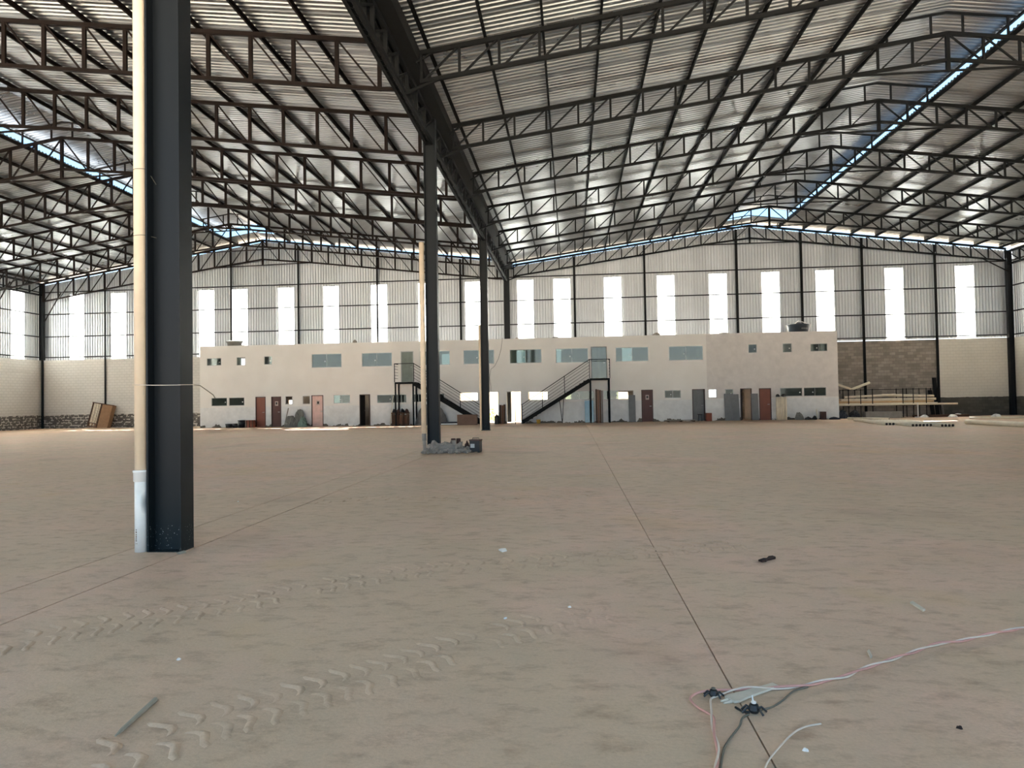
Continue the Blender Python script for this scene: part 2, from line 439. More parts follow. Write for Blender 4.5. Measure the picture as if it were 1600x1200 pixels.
# raised ridge-vent frames
for key, (xa, xr, xb) in BAYS.items():
    for sgn in (-1, 1):
        b = MB().box(min(xr + sgn * 2.2, xr + sgn * 2.28), max(xr + sgn * 2.2, xr + sgn * 2.28), YS, 46.3, roof_z(xr + sgn * 2.28) + 0.47, roof_z(xr + sgn * 2.28) + 0.55)
        tag(b.build('ridge_vent_rail', 'steel_black'), 'thin dark rail under the raised ridge vent cover', 'rail', 'ridge vent rails')

# ------------------------------------------------------------------ purlins
def purlin(x, key, i, sgn):
    z = roof_z(x) - 0.005
    b = MB(); y0, y1 = 0.0, YB
    b.box(x - 0.03, x + 0.03, y0, y1, z - 0.02, z - 0.012).box(x - 0.03, x - 0.018, y0, y1, z - 0.145, z - 0.02).box(x - 0.03, x + 0.03, y0, y1, z - 0.157, z - 0.145)
    o = b.build('purlin', 'steel_black' if key == 'r' else 'steel_brown')
    tag(o, 'dark purlin over the %s, %s from the ridge on the %s side' % ('pipe stacks' if key == 'r' else 'leaning crate', ORD[i], 'valley' if (key == 'r') == (sgn < 0) else 'outer wall'), 'purlin', 'purlins of the bay above ' + ('the pipe stacks' if key == 'r' else 'the leaning crate'))
for key, (xa, xr, xb) in BAYS.items():
    for sgn, xe in ((-1, xa), (1, xb)):
        L = abs(xe - xr); n = 10
        for i in range(n):
            purlin(xr + sgn * (2.06 + (L - 2.3) * i / (n - 1)), key, i, sgn)

# ------------------------------------------------------------------ roof trusses
def make_truss(key):
    B = BAY[key]; ZR = B['zr']; DEP = B['dep']; N = B['n']
    xa, xr, xb = BAYS[key]; mat = 'steel_black' if key == 'r' else 'steel_brown'
    lab = 'near-black steel lattice truss carrying the roof above the pipe stacks' if key == 'r' else 'rust-brown steel lattice truss carrying the roof above the leaning wooden crate'
    t = thing('roof_truss', (xr, 0, ZR), lab, 'truss', 'trusses above the pipe stacks' if key == 'r' else 'trusses above the leaning crate')
    vw = 0.035 if key == 'r' else 0.055
    vm = MB().box(-vw, vw, -0.035, 0.035, -DEP, 0).mesh('vertical', mat)
    for sgn, xe in ((-1, xa), (1, xb)):
        SLOPE = B['s'][sgn]; L = abs(xe - xr); p = L / N; dz = SLOPE * p
        q = (sgn * L, 0, -SLOPE * L)
        MB().bar((0, 0, 0), q, 0.10, 0.12).build('top_chord', mat, t)
        MB().bar((0, 0, -DEP - 0.08), (sgn * 3 * p, 0, -DEP - SLOPE * 3 * p), 0.10, 0.10).bar((sgn * 3 * p, 0, -DEP - SLOPE * 3 * p), (q[0], 0, q[2] - DEP), 0.10, 0.10).build('bottom_chord', mat, t)
        dm = MB().bar((0, 0, 0), (sgn * p * 0.93, 0, -DEP - dz), 0.05, 0.05).mesh('diagonal', mat)
        for i in range(N):
            place('diagonal', dm, t, (sgn * i * p, 0, -SLOPE * i * p))
            place('vertical', vm, t, (sgn * (i + 1) * p - sgn * (0.04 if i == N - 1 else 0), 0, -SLOPE * (i + 1) * p))
    p = (xr - xa) / N; dl = DEP + B['s'][-1] * 3 * p; dr = DEP + B['s'][1] * 3 * p; d3 = (dl + dr) / 2
    MB().bar((-3 * p, 0, -dl), (3 * p, 0, -dr), 0.06, 0.06).build('tie', mat, t)
    MB().box(-0.06, 0.06, -0.05, 0.05, -d3, 0).build('king_post', mat, t)
    for s in (-1, 1):
        SLOPE = B['s'][s]
        for i in (0.5, 1.9):
            MB().box(s * i - 0.03, s * i + 0.03, -0.03, 0.03, -SLOPE * i, -SLOPE * i + 0.70).build('vent_post', mat, t)
        MB().bar((0, 0, 0.70), (s * 2.25, 0, 0.70 - SLOPE * 2.25), 0.06, 0.06).build('vent_rafter', mat, t)
    # knee braces down to the girders
    if key == 'r':
        zl = -B['s'][-1] * (xr - xa) - DEP
        MB().bar((xa - 0.42 - xr, 0, 10.12 - ZR), (xa + 0.62 - xr, 0, zl + 0.08), 0.06, 0.06).build('knee_brace', mat, t)
        MB().bar((xa - 0.1 - xr, 0, 10.95 - ZR), (xa + 0.35 - xr, 0, zl + DEP), 0.05, 0.05).build('knee_brace', mat, t)
        MB().bar((xb + 0.2 - xr, 0, 9.6 - ZR), (xb - 1.6 - xr, 0, 10.62 - ZR), 0.06, 0.06).build('knee_brace', mat, t)
    else:
        zr_ = -B['s'][1] * (xb - xr)
        MB().bar((xb - xr, 0, zr_ - DEP), (xb + 0.36 - xr, 0, zr_ - DEP - 0.02), 0.09, 0.09).build('end_stub', mat, t)
        MB().bar((xb - xr, 0, zr_ - 0.09), (xb + 0.04 - xr, 0, zr_ - 0.1), 0.09, 0.09).build('end_stub', mat, t)
        MB().bar((xa + 0.1 - xr, 0, 8.1 - ZR), (xa + 1.5 - xr, 0, 10.35 - ZR), 0.06, 0.06).build('knee_brace', mat, t)
    return t
for key in ('r', 'l'):
    t0 = make_truss(key)
    for i, y in enumerate(TY):
        t = t0 if i == 0 else copy_tree(t0)
        t.location.y = y
        k = len(TY) - 1 - i; wh = 'near-black lattice roof truss over the pipe stacks' if key == 'r' else 'rust-brown lattice roof truss over the leaning crate'
        t['label'] = wh + (', against the back gable' if k == 0 else ', %s one out from the back gable' % ORD[k - 1])

# ------------------------------------------------------------------ valley columns, downpipes, girders
def h_beam(b, x, y, z0, z1, depth, width, tf=0.02, tw=0.012):
    b.box(x - depth / 2, x - depth / 2 + tf, y - width / 2, y + width / 2, z0, z1)
    b.box(x + depth / 2 - tf, x + depth / 2, y - width / 2, y + width / 2, z0, z1)
    return b
col_labels = ['dark blue-grey steel H column with a teal-stained foot beside the cream pipe with white lower end',
              'dark blue-grey steel H column standing in the rubble heap',
              'dark steel H column in front of the sunlit open doorways',
              'dark steel H column at the back wall above the office roof']
for y, lab in zip(COLY, col_labels):
    x = XC if y < 47 else XC + 0.05
    t = thing('steel_column', (x, y, 0), lab, 'column')
    for s in (-1, 1):
        MB().box(s * 0.19 - 0.011, s * 0.19 + 0.011, -0.125, 0.125, 0, 11.0).build('flange', 'column', t)
    MB().box(-0.18, 0.18, -0.007, 0.007, 0, 11.0).build('web', 'column', t)
    if y < 47:
        b = MB().box(-0.24, 0.24, -0.17, 0.17, 0, 0.02) if y > 10 else MB().box(-0.2, 0.2, -0.13, 0.13, 0, 0.006)
        b.build('base_plate', 'column', t)

def girder(y0, y1, lab):
    t = thing('valley_girder', (XC, y0, 10.1), lab, 'girder')
    L = y1 - y0; n = int(round(L / 1.13)); p = L / n
    for s in (-1, 1):
        MB().box(s * 0.09 - 0.045, s * 0.09 + 0.045, 0, L, 0.0, 0.13).build('bottom_chord', 'steel_black', t)
        MB().box(s * 0.09 - 0.045, s * 0.09 + 0.045, 0, L, 0.78, 0.90).build('top_chord', 'steel_black', t)
        vm = MB().box(-0.05, 0.05, -0.05, 0.05, 0.13, 0.78).mesh('vertical', 'steel_black')
        dm = MB().bar((0, 0, 0.13), (0, p, 0.78), 0.06).mesh('diagonal', 'steel_black')
        for i in range(n):
            if i: place('vertical', vm, t, (s * 0.09, i * p, 0))
            place('diagonal', dm, t, (s * 0.09, i * p, 0))
    lac = MB()
    lm = MB().bar((-0.08, 0, 0.02), (0.08, 0.12, 0.02), 0.03, 0.01).mesh('lacing', 'steel_black')
    k = 0
    while k * 0.28 < L - 0.2:
        place('lacing', lm, t, (0, 0.1 + k * 0.28, 0)); k += 1
    return t
girder(COLY[0] + 0.13, COLY[1] - 0.13, 'dark lattice girder in the roof valley above the column with the white-ended pipe')
girder(COLY[1] + 0.13, COLY[2] - 0.13, 'dark lattice girder in the roof valley above the rubble heap')
girder(COLY[2] + 0.13, COLY[3] - 0.13, 'dark lattice girder in the roof valley meeting the back wall')
gb = MB(); 
gb.box(XC - 0.5, XC + 0.5, YS, YB + 0.2, 11.02, 11.03).box(XC - 0.51, XC - 0.5, YS, YB + 0.2, 11.02, 11.78).box(XC + 0.5, XC + 0.51, YS, YB + 0.2, 11.02, 11.40)
gb.box(XC - 0.51, XC - 0.47, YS, YB + 0.2, 11.76, 11.78).box(XC + 0.47, XC + 0.51, YS, YB + 0.2, 11.38, 11.40)
tag(gb.build('valley_gutter', 'gutter'), 'long dark sheet-metal gutter in the valley between the two roofs', 'gutter')

def downpipe(x, y, r, z_low, z_join, z_top, lab, low='pipe_white'):
    t = thing('downpipe', (x, y, 0), lab, 'pipe')
    if z_join:
        MB().tube([(0, 0, z_low), (0, 0, z_join)], r, 20).build('lower_pipe', low, t, True)
        MB().lathe([(r, z_join - 0.05), (r + 0.012, z_join - 0.045), (r + 0.012, z_join + 0.05), (r + 0.018, z_join + 0.055), (r + 0.018, z_join + 0.075), (r, z_join + 0.08)], seg=20).build('collar', 'white', t, True)
    MB().tube([(0, 0, (z_join or z_low)), (0, 0, z_top)], r - (0.002 if z_join else 0), 20).build('upper_pipe', 'pipe_cream', t, True)
    return t
dp = downpipe(-4.815, 7.16, 0.068, 0.0, 0.83, 11.0, 'thick cream downpipe with white lower end beside the teal-footed column')
b = MB()
for k, (z, h) in enumerate([(0.245, 0.012), (0.215, 0.02), (0.19, 0.014), (0.165, 0.018), (0.145, 0.012), (0.125, 0.012), (0.095, 0.006)]):
    a0 = math.radians(255); wd = 0.10 if k < 6 else 0.2
    pts = [(math.cos(a0 + s) * 0.0686, math.sin(a0 + s) * 0.0686) for s in (-wd, wd)]
    b.quad((pts[0][0], pts[0][1], z), (pts[1][0], pts[1][1], z), (pts[1][0], pts[1][1], z + h), (pts[0][0], pts[0][1], z + h))
tag(b.build('printed_marking', 'ink', dp), 'small brown printed marks near the pipe foot')
d2 = downpipe(-4.83, 21.75, 0.085, 0.55, None, 6.85, 'cream downpipe stub with a broken foot beside the column in the rubble heap')
MB().hollow((0, 0, 0.55), (0.01, 0, 0.32), 0.075, 0.065).build('cracked_sleeve', 'conc', d2)
MB().tube([(0.015, 0, 0.0), (0.0, 0, 0.36)], [0.05, 0.06], 10).build('broken_foot', 'rubble', d2)
downpipe(-4.79, 35.4, 0.06, 0.0, None, 5.6, 'pale downpipe beside the column before the sunlit doorways')
# wire ties on the first column
def wire_loop(z, lab, tail=None):
    pts = [(-4.90, 7.16, z), (-4.86, 7.08, z), (-4.80, 7.08, z - 0.002), (-4.6, 7.09, z - 0.008), (-4.35, 7.10, z - 0.01), (-4.31, 7.12, z - 0.008), (-4.31, 7.38, z), (-4.6, 7.39, z), (-4.86, 7.26, z), (-4.90, 7.16, z)]
    if tail: pts = pts[::-1][3:] if False else pts + tail
    tag(MB().tube(pts, 0.004, 6).build('wire_tie', 'cable_white'), lab, 'wire')
wire_loop(1.86, 'thin pale wire tied round the blue-grey column and its pipe, low down')
tag(MB().tube([(-4.31, 7.36, 1.855), (-4.27, 7.42, 1.85), (-4.24, 7.5, 1.80), (-4.21, 7.6, 1.74), (-4.24, 7.7, 1.70)], 0.005, 6).build('wire_end', 'cable_grey'), 'loose grey wire end hanging off behind the blue-grey column', 'wire')
def pipe_wire(z, lab, drop):
    a = [(-4.815 + 0.072 * math.cos(math.radians(t)), 7.16 + 0.072 * math.sin(math.radians(t)), z - 0.02 * math.sin(math.radians(t / 2))) for t in range(150, 391, 20)]
    a += [(-4.70, 7.2, z - drop * 0.5), (-4.66, 7.22, z - drop)]
    tag(MB().tube(a, 0.003, 6).build('wire_tie', 'cable_grey'), lab, 'wire')
pipe_wire(3.55, 'thin grey wire hooked round the cream pipe above head height', 0.02)
pipe_wire(4.30, 'thin curved wire hooked round the cream pipe, high up under the trusses', 0.16)

# ------------------------------------------------------------------ back wall: blockwork with openings
def holed_wall(x0, x1, z0, z1, yf, th, holes):
    b = MB(); X = sorted({x0, x1, *[h[0] for h in holes], *[h[1] for h in holes]}); Z = sorted({z0, z1, *[max(z0, h[2]) for h in holes], *[h[3] for h in holes]})
    def inside(i, j):
        cx = (X[i] + X[i + 1]) / 2; cz = (Z[j] + Z[j + 1]) / 2
        return any(h[0] < cx < h[1] and h[2] < cz < h[3] for h in holes)
    solid = [[not inside(i, j) for j in range(len(Z) - 1)] for i in range(len(X) - 1)]
    yb = yf + th
    for i in range(len(X) - 1):
        for j in range(len(Z) - 1):
            if not solid[i][j]: continue
            a, c, d, e = X[i], X[i + 1], Z[j], Z[j + 1]
            b.quad((a, yf, d), (c, yf, d), (c, yf, e), (a, yf, e)); b.quad((c, yb, d), (a, yb, d), (a, yb, e), (c, yb, e))
            if i == 0 or not solid[i - 1][j]: b.quad((a, yb, d), (a, yf, d), (a, yf, e), (a, yb, e))
            if i == len(X) - 2 or not solid[i + 1][j]: b.quad((c, yf, d), (c, yb, d), (c, yb, e), (c, yf, e))
            if j == 0 or not solid[i][j - 1]: b.quad((a, yb, d), (c, yb, d), (c, yf, d), (a, yf, d))
            if j == len(Z) - 2 or not solid[i][j + 1]: b.quad((a, yf, e), (c, yf, e), (c, yb, e), (a, yb, e))
    return b
ZB = 5.2
rear = [(-24.5, -23.9, 4.3, 5.0), (-9.3, -8.7, 4.1, 5.0), (-3.85, -3.2, 4.05, 5.1), (-0.97, -0.66, 4.05, 5.1), (3.65, 4.35, 4.05, 5.1), (8.85, 9.25, 4.05, 5.1),
        (-20.8, -20.3, 1.3, 1.85), (-19.5, -19.1, 1.3, 1.75), (-17.4, -16.9, 1.3, 2.2), (-14.3, -13.9, 1.2, 1.7), (-8.2, -6.5, 1.3, 2.4), (-6.35, -5.1, -0.1, 2.5), (-4.75, -3.4, -0.1, 2.5), (-3.2, -1.5, 1.3, 2.4),
        (-0.4, 0.0, 1.3, 1.9), (3.2, 4.0, 1.2, 2.0), (9.5, 10.2, 1.4, 2.3)]
T = 0.15
tag(holed_wall(XL, -25.0, -0.05, ZB, YB, T, []).build('wall_back_left', 'block_left'), 'white-painted block wall with a bare, mortar-spotted base behind the leaning crate', kind='structure')
tag(holed_wall(-25.0, 17.0, -0.05, ZB, YB, T, rear).build('wall_back_middle', 'block_bare'), 'block wall with openings closing the rear of the office block', kind='structure')
tag(holed_wall(17.0, 24.9, -0.05, ZB, YB, T, []).build('wall_back_bare', 'block_bare'), 'bare grey block wall behind the pipe rack', kind='structure')
tag(holed_wall(24.9, XR, -0.05, ZB + 0.02, YB - 0.03, T, []).build('wall_back_right', 'block_right'), 'white block wall with a dark base beside the pipe rack', kind='structure')
# side walls
def side_wall(x, th, lab, mat, name):
    b = MB().box(min(x, x + th), max(x, x + th), YS, YB + T, -0.05, ZB)
    tag(b.build(name, mat), lab, kind='structure')
side_wall(XL, -T, 'white-painted block side wall with a spotted bare base', 'block_left', 'wall_left')
side_wall(XR, T, 'white block side wall with a dark base', 'block_right', 'wall_right')

# ------------------------------------------------------------------ cladding sheets above the blockwork
PANES = [-37.54, -34.18, -27.22, -24.57, -21.01, -17.54, -13.92, -10.45, -6.92, -3.16, -0.5, 3.13, 6.8, 10.43, 14.0, 17.7, 22.27, 26.89]
PW, PT = 1.17, 10.2
YCL = YB + 0.21
clad = thing('wall_back_cladding', (0, YCL, 0), 'ribbed galvanised sheet cladding of the back gable wall', kind='structure')
def clad_top(x): return min(roof_z(x), roof_z(x)) - 0.20 if abs(x - XC) > 0.5 else 11.25
def clad_bottom(x): return 5.27 if x > 17.2 else 5.14
x = XL
while x < XR - 0.01:
    b = MB(); pts = [(x + a, h) for a, h in rib_points(1.0)]
    for (a, h), (c, k) in zip(pts[:-1], pts[1:]):
        if c > XR + 0.05: break
        mid = (a + c) / 2; zb = clad_bottom(mid)
        if any(abs(mid - p) < PW / 2 for p in PANES): zb = PT
        b.quad((a, -h, zb), (c, -k, zb), (c, -k, clad_top(c)), (a, -h, clad_top(a)))
    b.build('cladding_sheet', 'clad', clad); x += 1.0
for i, p in enumerate(PANES):
    b = MB(); b.box(p - PW / 2 - 0.05, p + PW / 2 + 0.05, YCL + 0.02, YCL + 0.026, clad_bottom(p) - 0.05, PT + 0.06)
    o = b.build('window_%d' % (i + 1), 'fibre')
    tag(o, 'tall translucent white light panel in the ribbed back wall', kind='structure', group='tall light panels of the back wall')
# side cladding
def side_clad(x, s, name, lab, panes, grp, wn):
    t = thing(name, (x, 0, 0), lab, kind='structure')
    top = 11.25
    y = YS; n = wn
    while y < YB:
        b = MB(); pts = [(y + a, h) for a, h in rib_points(1.0)]
        for (a, h), (c, k) in zip(pts[:-1], pts[1:]):
            mid = (a + c) / 2; zb = 5.14
            if any(abs(mid - p) < PW / 2 for p in panes): zb = PT
            b.quad((-s * h, a, zb), (-s * k, c, zb), (-s * k, c, top), (-s * h, a, top))
        b.build('cladding_sheet', 'clad', t); y += 1.0
    for p in panes:
        o = MB().box(x + s * 0.02, x + s * 0.026, p - PW / 2 - 0.05, p + PW / 2 + 0.05, 5.1, PT + 0.06).build('window_%d' % n, 'fibre'); n += 1
        tag(o, grp, kind='structure', group=grp)
    return n
wn = side_clad(XL - 0.2, -1, 'wall_left_cladding', 'ribbed sheet cladding of the side wall past the leaning crate', [46.0 - 3.7 * k for k in range(15)], 'tall translucent panel in the side wall past the leaning crate', 19)
wn = side_clad(XR + 0.2, 1, 'wall_right_cladding', 'ribbed sheet cladding of the side wall past the pipe stacks', [44.0 - 3.7 * k for k in range(15)], 'tall translucent panel in the side wall past the pipe stacks', wn)

# posts, girts
POSTS = [-35.11, -25.13, -19.95, -13.99, -7.84, 0.38, 5.33, 11.68, 16.05, 20.09, 24.86]
for px in POSTS:
    z0 = 0.0 if px in (-35.11, 20.09, 24.86) else ZB - 0.1
    t = thing('wall_post', (px, YB - 0.05, z0), ('slender post up the back wall, %s from the valley column towards the %s' % ((ORD[5 - POSTS.index(px) - 1], 'leaning crate') if px < XC else (ORD[POSTS.index(px) - 5], 'pipe rack'))) if z0 else
              {-35.11: 'slender dark post rising from the floor behind the leaning crate', 20.09: 'dark post rising from the floor behind the pipe rack', 24.86: 'dark post between the bare and the white block walls'}[px], 'post', 'back wall posts' if z0 else None)
    top = clad_top(px) - z0 - 0.1; w = 0.07 if px < 10 else 0.09
    MB().box(-w, w, -0.02, -0.008, 0, top).build('flange', 'steel_black', t)
    MB().box(-0.008, 0.008, -0.008, 0.035, 0, top).build('web', 'steel_black', t)
for zi, z in enumerate((5.42, 7.0, 8.72, 10.42)):
    for xa, xb, wh in ((XL + 0.2, XC - 0.2, 'the leaning crate'), (XC + 0.2, XR - 0.2, 'the pipe rack')):
        o = MB().box(xa, xb, YB + 0.09, YB + 0.15, z - 0.03, z + 0.04).build('wall_girt', 'steel_black')
        tag(o, '%s horizontal girt across the ribbed back wall on the side of %s' % (('lowest', 'second-lowest', 'second-highest', 'topmost')[zi], wh), 'girt')
for x, s, wh in ((XL, -1, 'the leaning crate'), (XR, 1, 'the pipe rack')):
    for zi, z in enumerate((5.42, 7.0, 8.72, 10.42)):
        o = MB().box(min(x + s * 0.06, x + s * 0.14), max(x + s * 0.06, x + s * 0.14), 20, YB - 0.1, z - 0.03, z + 0.04).build('wall_girt', 'steel_black')
        tag(o, '%s horizontal girt along the side wall nearest %s' % (('lowest', 'second-lowest', 'second-highest', 'topmost')[zi], wh), 'girt')
# corner columns and side eave girders
for x, s, lab in ((XL, 1, 'dark steel corner column beside the leaning crate'), (XR, -1, 'dark steel corner column beyond the white block wall')):
    t = thing('corner_column', (x + s * 0.16, YB - 0.16, 0), lab, 'column')
    zb = 5.2 if s == 1 else 0
    for k in (-1, 1):
        MB().box(k * 0.15 - 0.01, k * 0.15 + 0.01, -0.12, 0.12, zb, 11.1).build('flange', 'column', t)
    MB().box(-0.15, 0.15, -0.006, 0.006, zb, 11.1).build('web', 'column', t)
    MB().box(-0.05, 0.05, -0.04, 0.1, 0, zb if zb else 0.02).build('foot', 'column', t)
    g = thing('eave_girder', (x + s * 0.2, 20, 10.1), 'dark lattice girder along the eaves on the side of ' + ('the leaning crate' if s == 1 else 'the pipe rack'), 'girder')
    L = YB - 0.3 - 20
    MB().box(-0.06, 0.06, 0, L, 0, 0.12).build('bottom_chord', 'steel_black', g)
    MB().box(-0.06, 0.06, 0, L, 0.84, 0.96).build('top_chord', 'steel_black', g)
    n = 24; p = L / n
    vm = MB().box(-0.04, 0.04, -0.04, 0.04, 0.12, 0.84).mesh('vertical', 'steel_black'); dm = MB().bar((0, 0, 0.12), (0, p, 0.84), 0.05).mesh('diagonal', 'steel_black')
    for i in range(n):
        place('vertical', vm, g, (0, i * p + 0.04, 0)); place('diagonal', dm, g, (0, i * p, 0))

# ------------------------------------------------------------------ the office block
BL, BR, BH = -25.78, 17.1, 5.68
W = {}   # name: (x0, x1, z0, z1)
UP = [(-25.28, -24.22, 4.32, 4.84), (-23.12, -22.48, 4.29, 4.87), (-21.13, -20.56, 4.31, 4.89), (-17.74, -15.62, 4.02, 4.96), (-14.21, -12.1, 4.02, 4.95), (-10.17, -8.11, 4.03, 4.98),
      (-7.19, -5.1, 4.03, 4.98), (-4.05, -1.92, 4.02, 4.95), (-0.98, 1.18, 3.99, 4.94), (2.98, 5.12, 3.98, 4.93), (6.44, 8.64, 3.98, 4.92), (11.52, 12.08, 4.36, 4.94), (13.69, 14.28, 4.35, 4.94), (15.42, 16.49, 4.37, 4.88)]
DN = [(-24.97, -23.82, 1.5, 2.07), (-23.7, -22.57, 1.5, 2.07), (-19.64, -19.12, 1.53, 2.1), (-18.41, -17.87, 1.53, 2.1), (-16.22, -15.06, 1.55, 2.12), (-13.17, -11.13, 1.52, 2.08), (-10.69, -8.54, 1.54, 2.09),
      (-7.5, -6.24, 1.56, 2.12), (-2.87, -1.55, 1.53, 2.11), (-0.44, 1.5, 1.54, 2.08), (2.13, 4.1, 1.51, 2.09), (6.11, 7.16, 1.52, 2.04), (8.93, 9.46, 1.5, 2.06), (9.99, 10.52, 1.5, 2.05), (13.46, 14.86, 1.5, 2.06), (14.94, 16.34, 1.5, 2.06)]
DOORS = [(-21.76, -21.04, 0, 2.09), (-20.63, -19.93, 0, 2.09), (-17.77, -16.94, 0, 2.13), (-14.39, -13.65, 0, 2.13), (-5.81, -4.84, 0, 2.17), (-4.33, -3.31, 0, 2.17), (4.6, 5.35, 0, 2.1), (7.88, 8.7, 0, 2.08), (10.94, 11.67, 0, 2.07), (12.13, 12.89, 0, 2.06),
         (-11.49, -10.6, 2.92, 5.01), (1.36, 2.4, 2.92, 5.01)]
holes = UP + DN + [(a, b_, (c if c > 1 else -0.1), d) for a, b_, c, d in DOORS]
tag(holed_wall(BL, BR, -0.04, BH, YF, 0.15, holes).build('wall_office_front', 'office'), 'pale plastered two-storey office front with many windows and doors', kind='structure')
for x, nm, lab in ((BL, 'wall_office_left', 'plastered end wall of the office on the side of the leaning crate'), (BR - 0.15, 'wall_office_right', 'plastered end wall of the office on the side of the pipe rack')):
    tag(MB().box(x, x + 0.15, YF + 0.15, YB, -0.04, BH).build(nm, 'office'), lab, kind='structure')
tag(MB().box(BL + 0.15, BR - 0.15, YF + 0.15, YB, 2.72, 2.90).build('floor_upper', 'room'), 'upper storey slab inside the office block', kind='structure')
tag(MB().box(BL + 0.15, BR - 0.15, YF + 0.15, YB, 5.35, 5.50).build('ceiling_office', 'room'), 'flat roof slab of the office block', kind='structure')
for i, px in enumerate((-21.9, -19.0, -14.8, -11.9, -8.3, -6.0, -3.05, 1.9, 5.9, 8.8, 12.0)):
    if i in (4, 6):
        b = MB().box(px, px + 0.1, YF + 0.15, YB, -0.04, 2.72)
    else:
        b = MB().box(px, px + 0.1, YF + 0.15, YB, -0.04, 2.72).box(px, px + 0.1, YF + 0.15, YB, 2.90, 5.35)
    tag(b.build('wall_partition_%d' % (i + 1), 'room'), 'plastered partition wall inside the office block', kind='structure', group='office partitions')

def sliding_window(n, r, lab, panes, mat='glass', knobs=True, open_at=None):
    x0, x1, z0, z1 = r; y = YF + 0.05
    t = thing('window_%d' % n, ((x0 + x1) / 2, y, z0), lab, kind='structure'); w = x1 - x0; h = z1 - z0; f = 0.03
    b = MB().box(-w / 2, w / 2, -0.03, 0.03, 0, f).box(-w / 2, w / 2, -0.03, 0.03, h - f, h).box(-w / 2, -w / 2 + f, -0.03, 0.03, f, h - f).box(w / 2 - f, w / 2, -0.03, 0.03, f, h - f)
    b.build('window_frame', 'alu', t)
    pw = (w - 2 * f) / panes
    for i in range(panes):
        if open_at is not None and i == open_at: continue
        a = -w / 2 + f + i * pw; yy = -0.01 if i % 2 else 0.012
        p = MB().box(a, a + pw, yy - 0.004, yy + 0.004, f, h - f).build('pane', mat, t)
        if i: MB().box(a - 0.008, a + 0.008, yy - 0.008, yy - 0.004, f, h - f).build('pane_edge', 'alu', p)
        if knobs and pw > 0.45 and i % 2 == 0:
            MB().tube([(a + pw - 0.12, yy - 0.03, h * 0.45), (a + pw - 0.12, yy - 0.004, h * 0.45)], 0.035, 12).build('knob', 'white', p)
ULAB = ['small wide upstairs window at the office end nearest the leaning crate', 'small square upstairs window below the grey roof tub, half open', 'small dark upstairs window between the half-open one and the wide panes',
        'wide green-tinted upstairs window above the black doorway side nearer the small windows', 'wide upstairs window beside the landing with the grey-green door', 'wide upstairs window behind the column in the rubble heap',
        'wide upstairs window behind the column before the sunlit doorways', 'wide upstairs window above the sunlit doorways', 'wide upstairs window beside the glass landing door, on its stair side', 'wide upstairs window beside the glass landing door, away from its stairs',
        'wide upstairs window above the grey open door', 'small dark square upstairs window above the black doorway beside grey panels', 'small dark square upstairs window above the cream drum', 'small wide dark upstairs window nearest the pipe rack']
UP_P = [1, 2, 1, 2, 2, 2, 2, 2, 2, 2, 2, 1, 1, 2]
UP_OPEN = [None, 1, None, None, None, None, None, None, None, None, None, None, None, None]
n0 = wn
for i, r in enumerate(UP):
    sliding_window(n0, r, ULAB[i], UP_P[i], 'glass_dark' if i in (0, 2, 11, 12, 13) else 'glass', open_at=UP_OPEN[i]); n0 += 1
DLAB = ['green-tinted ground-floor window above the black tubs', 'green-tinted ground-floor window beside the plain brown door', 'small ground-floor window above the grey mesh bundle', 'small ground-floor window beside the glare-pale glossy door',
        'ground-floor window between the pale door and the black doorway', 'wide low window above the cluttered bench', 'dark low window under the landing behind the rubble column', 'sunlit unglazed window beside the brown carton', 'sunlit unglazed window behind the foot of the stairs',
        'low green window behind the upper stairs', 'low window behind the leaning planks', 'dark low window beside the dark brown door with a sign', 'small bright window beside the grey open door', 'small dark window above the leaning grey panels',
        'green-tinted low window above the cream drum', 'green-tinted low window nearest the pipe rack']
DN_P = [1, 1, 1, 1, 2, 2, 2, 0, 0, 2, 2, 2, 1, 1, 1, 2]
for i, r in enumerate(DN):
    if DN_P[i] == 0:
        x0, x1, z0, z1 = r; w = x1 - x0; h = z1 - z0
        t = thing('window_%d' % n0, ((x0 + x1) / 2, YF + 0.05, z0), DLAB[i], kind='structure')
        MB().box(-w / 2, w / 2, -0.05, 0.03, 0, 0.03).box(-w / 2, w / 2, -0.03, 0.03, h - 0.02, h).box(-w / 2, -w / 2 + 0.02, -0.03, 0.03, 0.03, h - 0.02).box(w / 2 - 0.02, w / 2, -0.03, 0.03, 0.03, h - 0.02).build('window_frame', 'alu', t)
    else:
        sliding_window(n0, r, DLAB[i], DN_P[i], 'glass' if i in (4, 9, 10) else 'glass_dark', open_at=(0 if i in (2, 3, 12) else 1 if i == 10 else None))
    n0 += 1

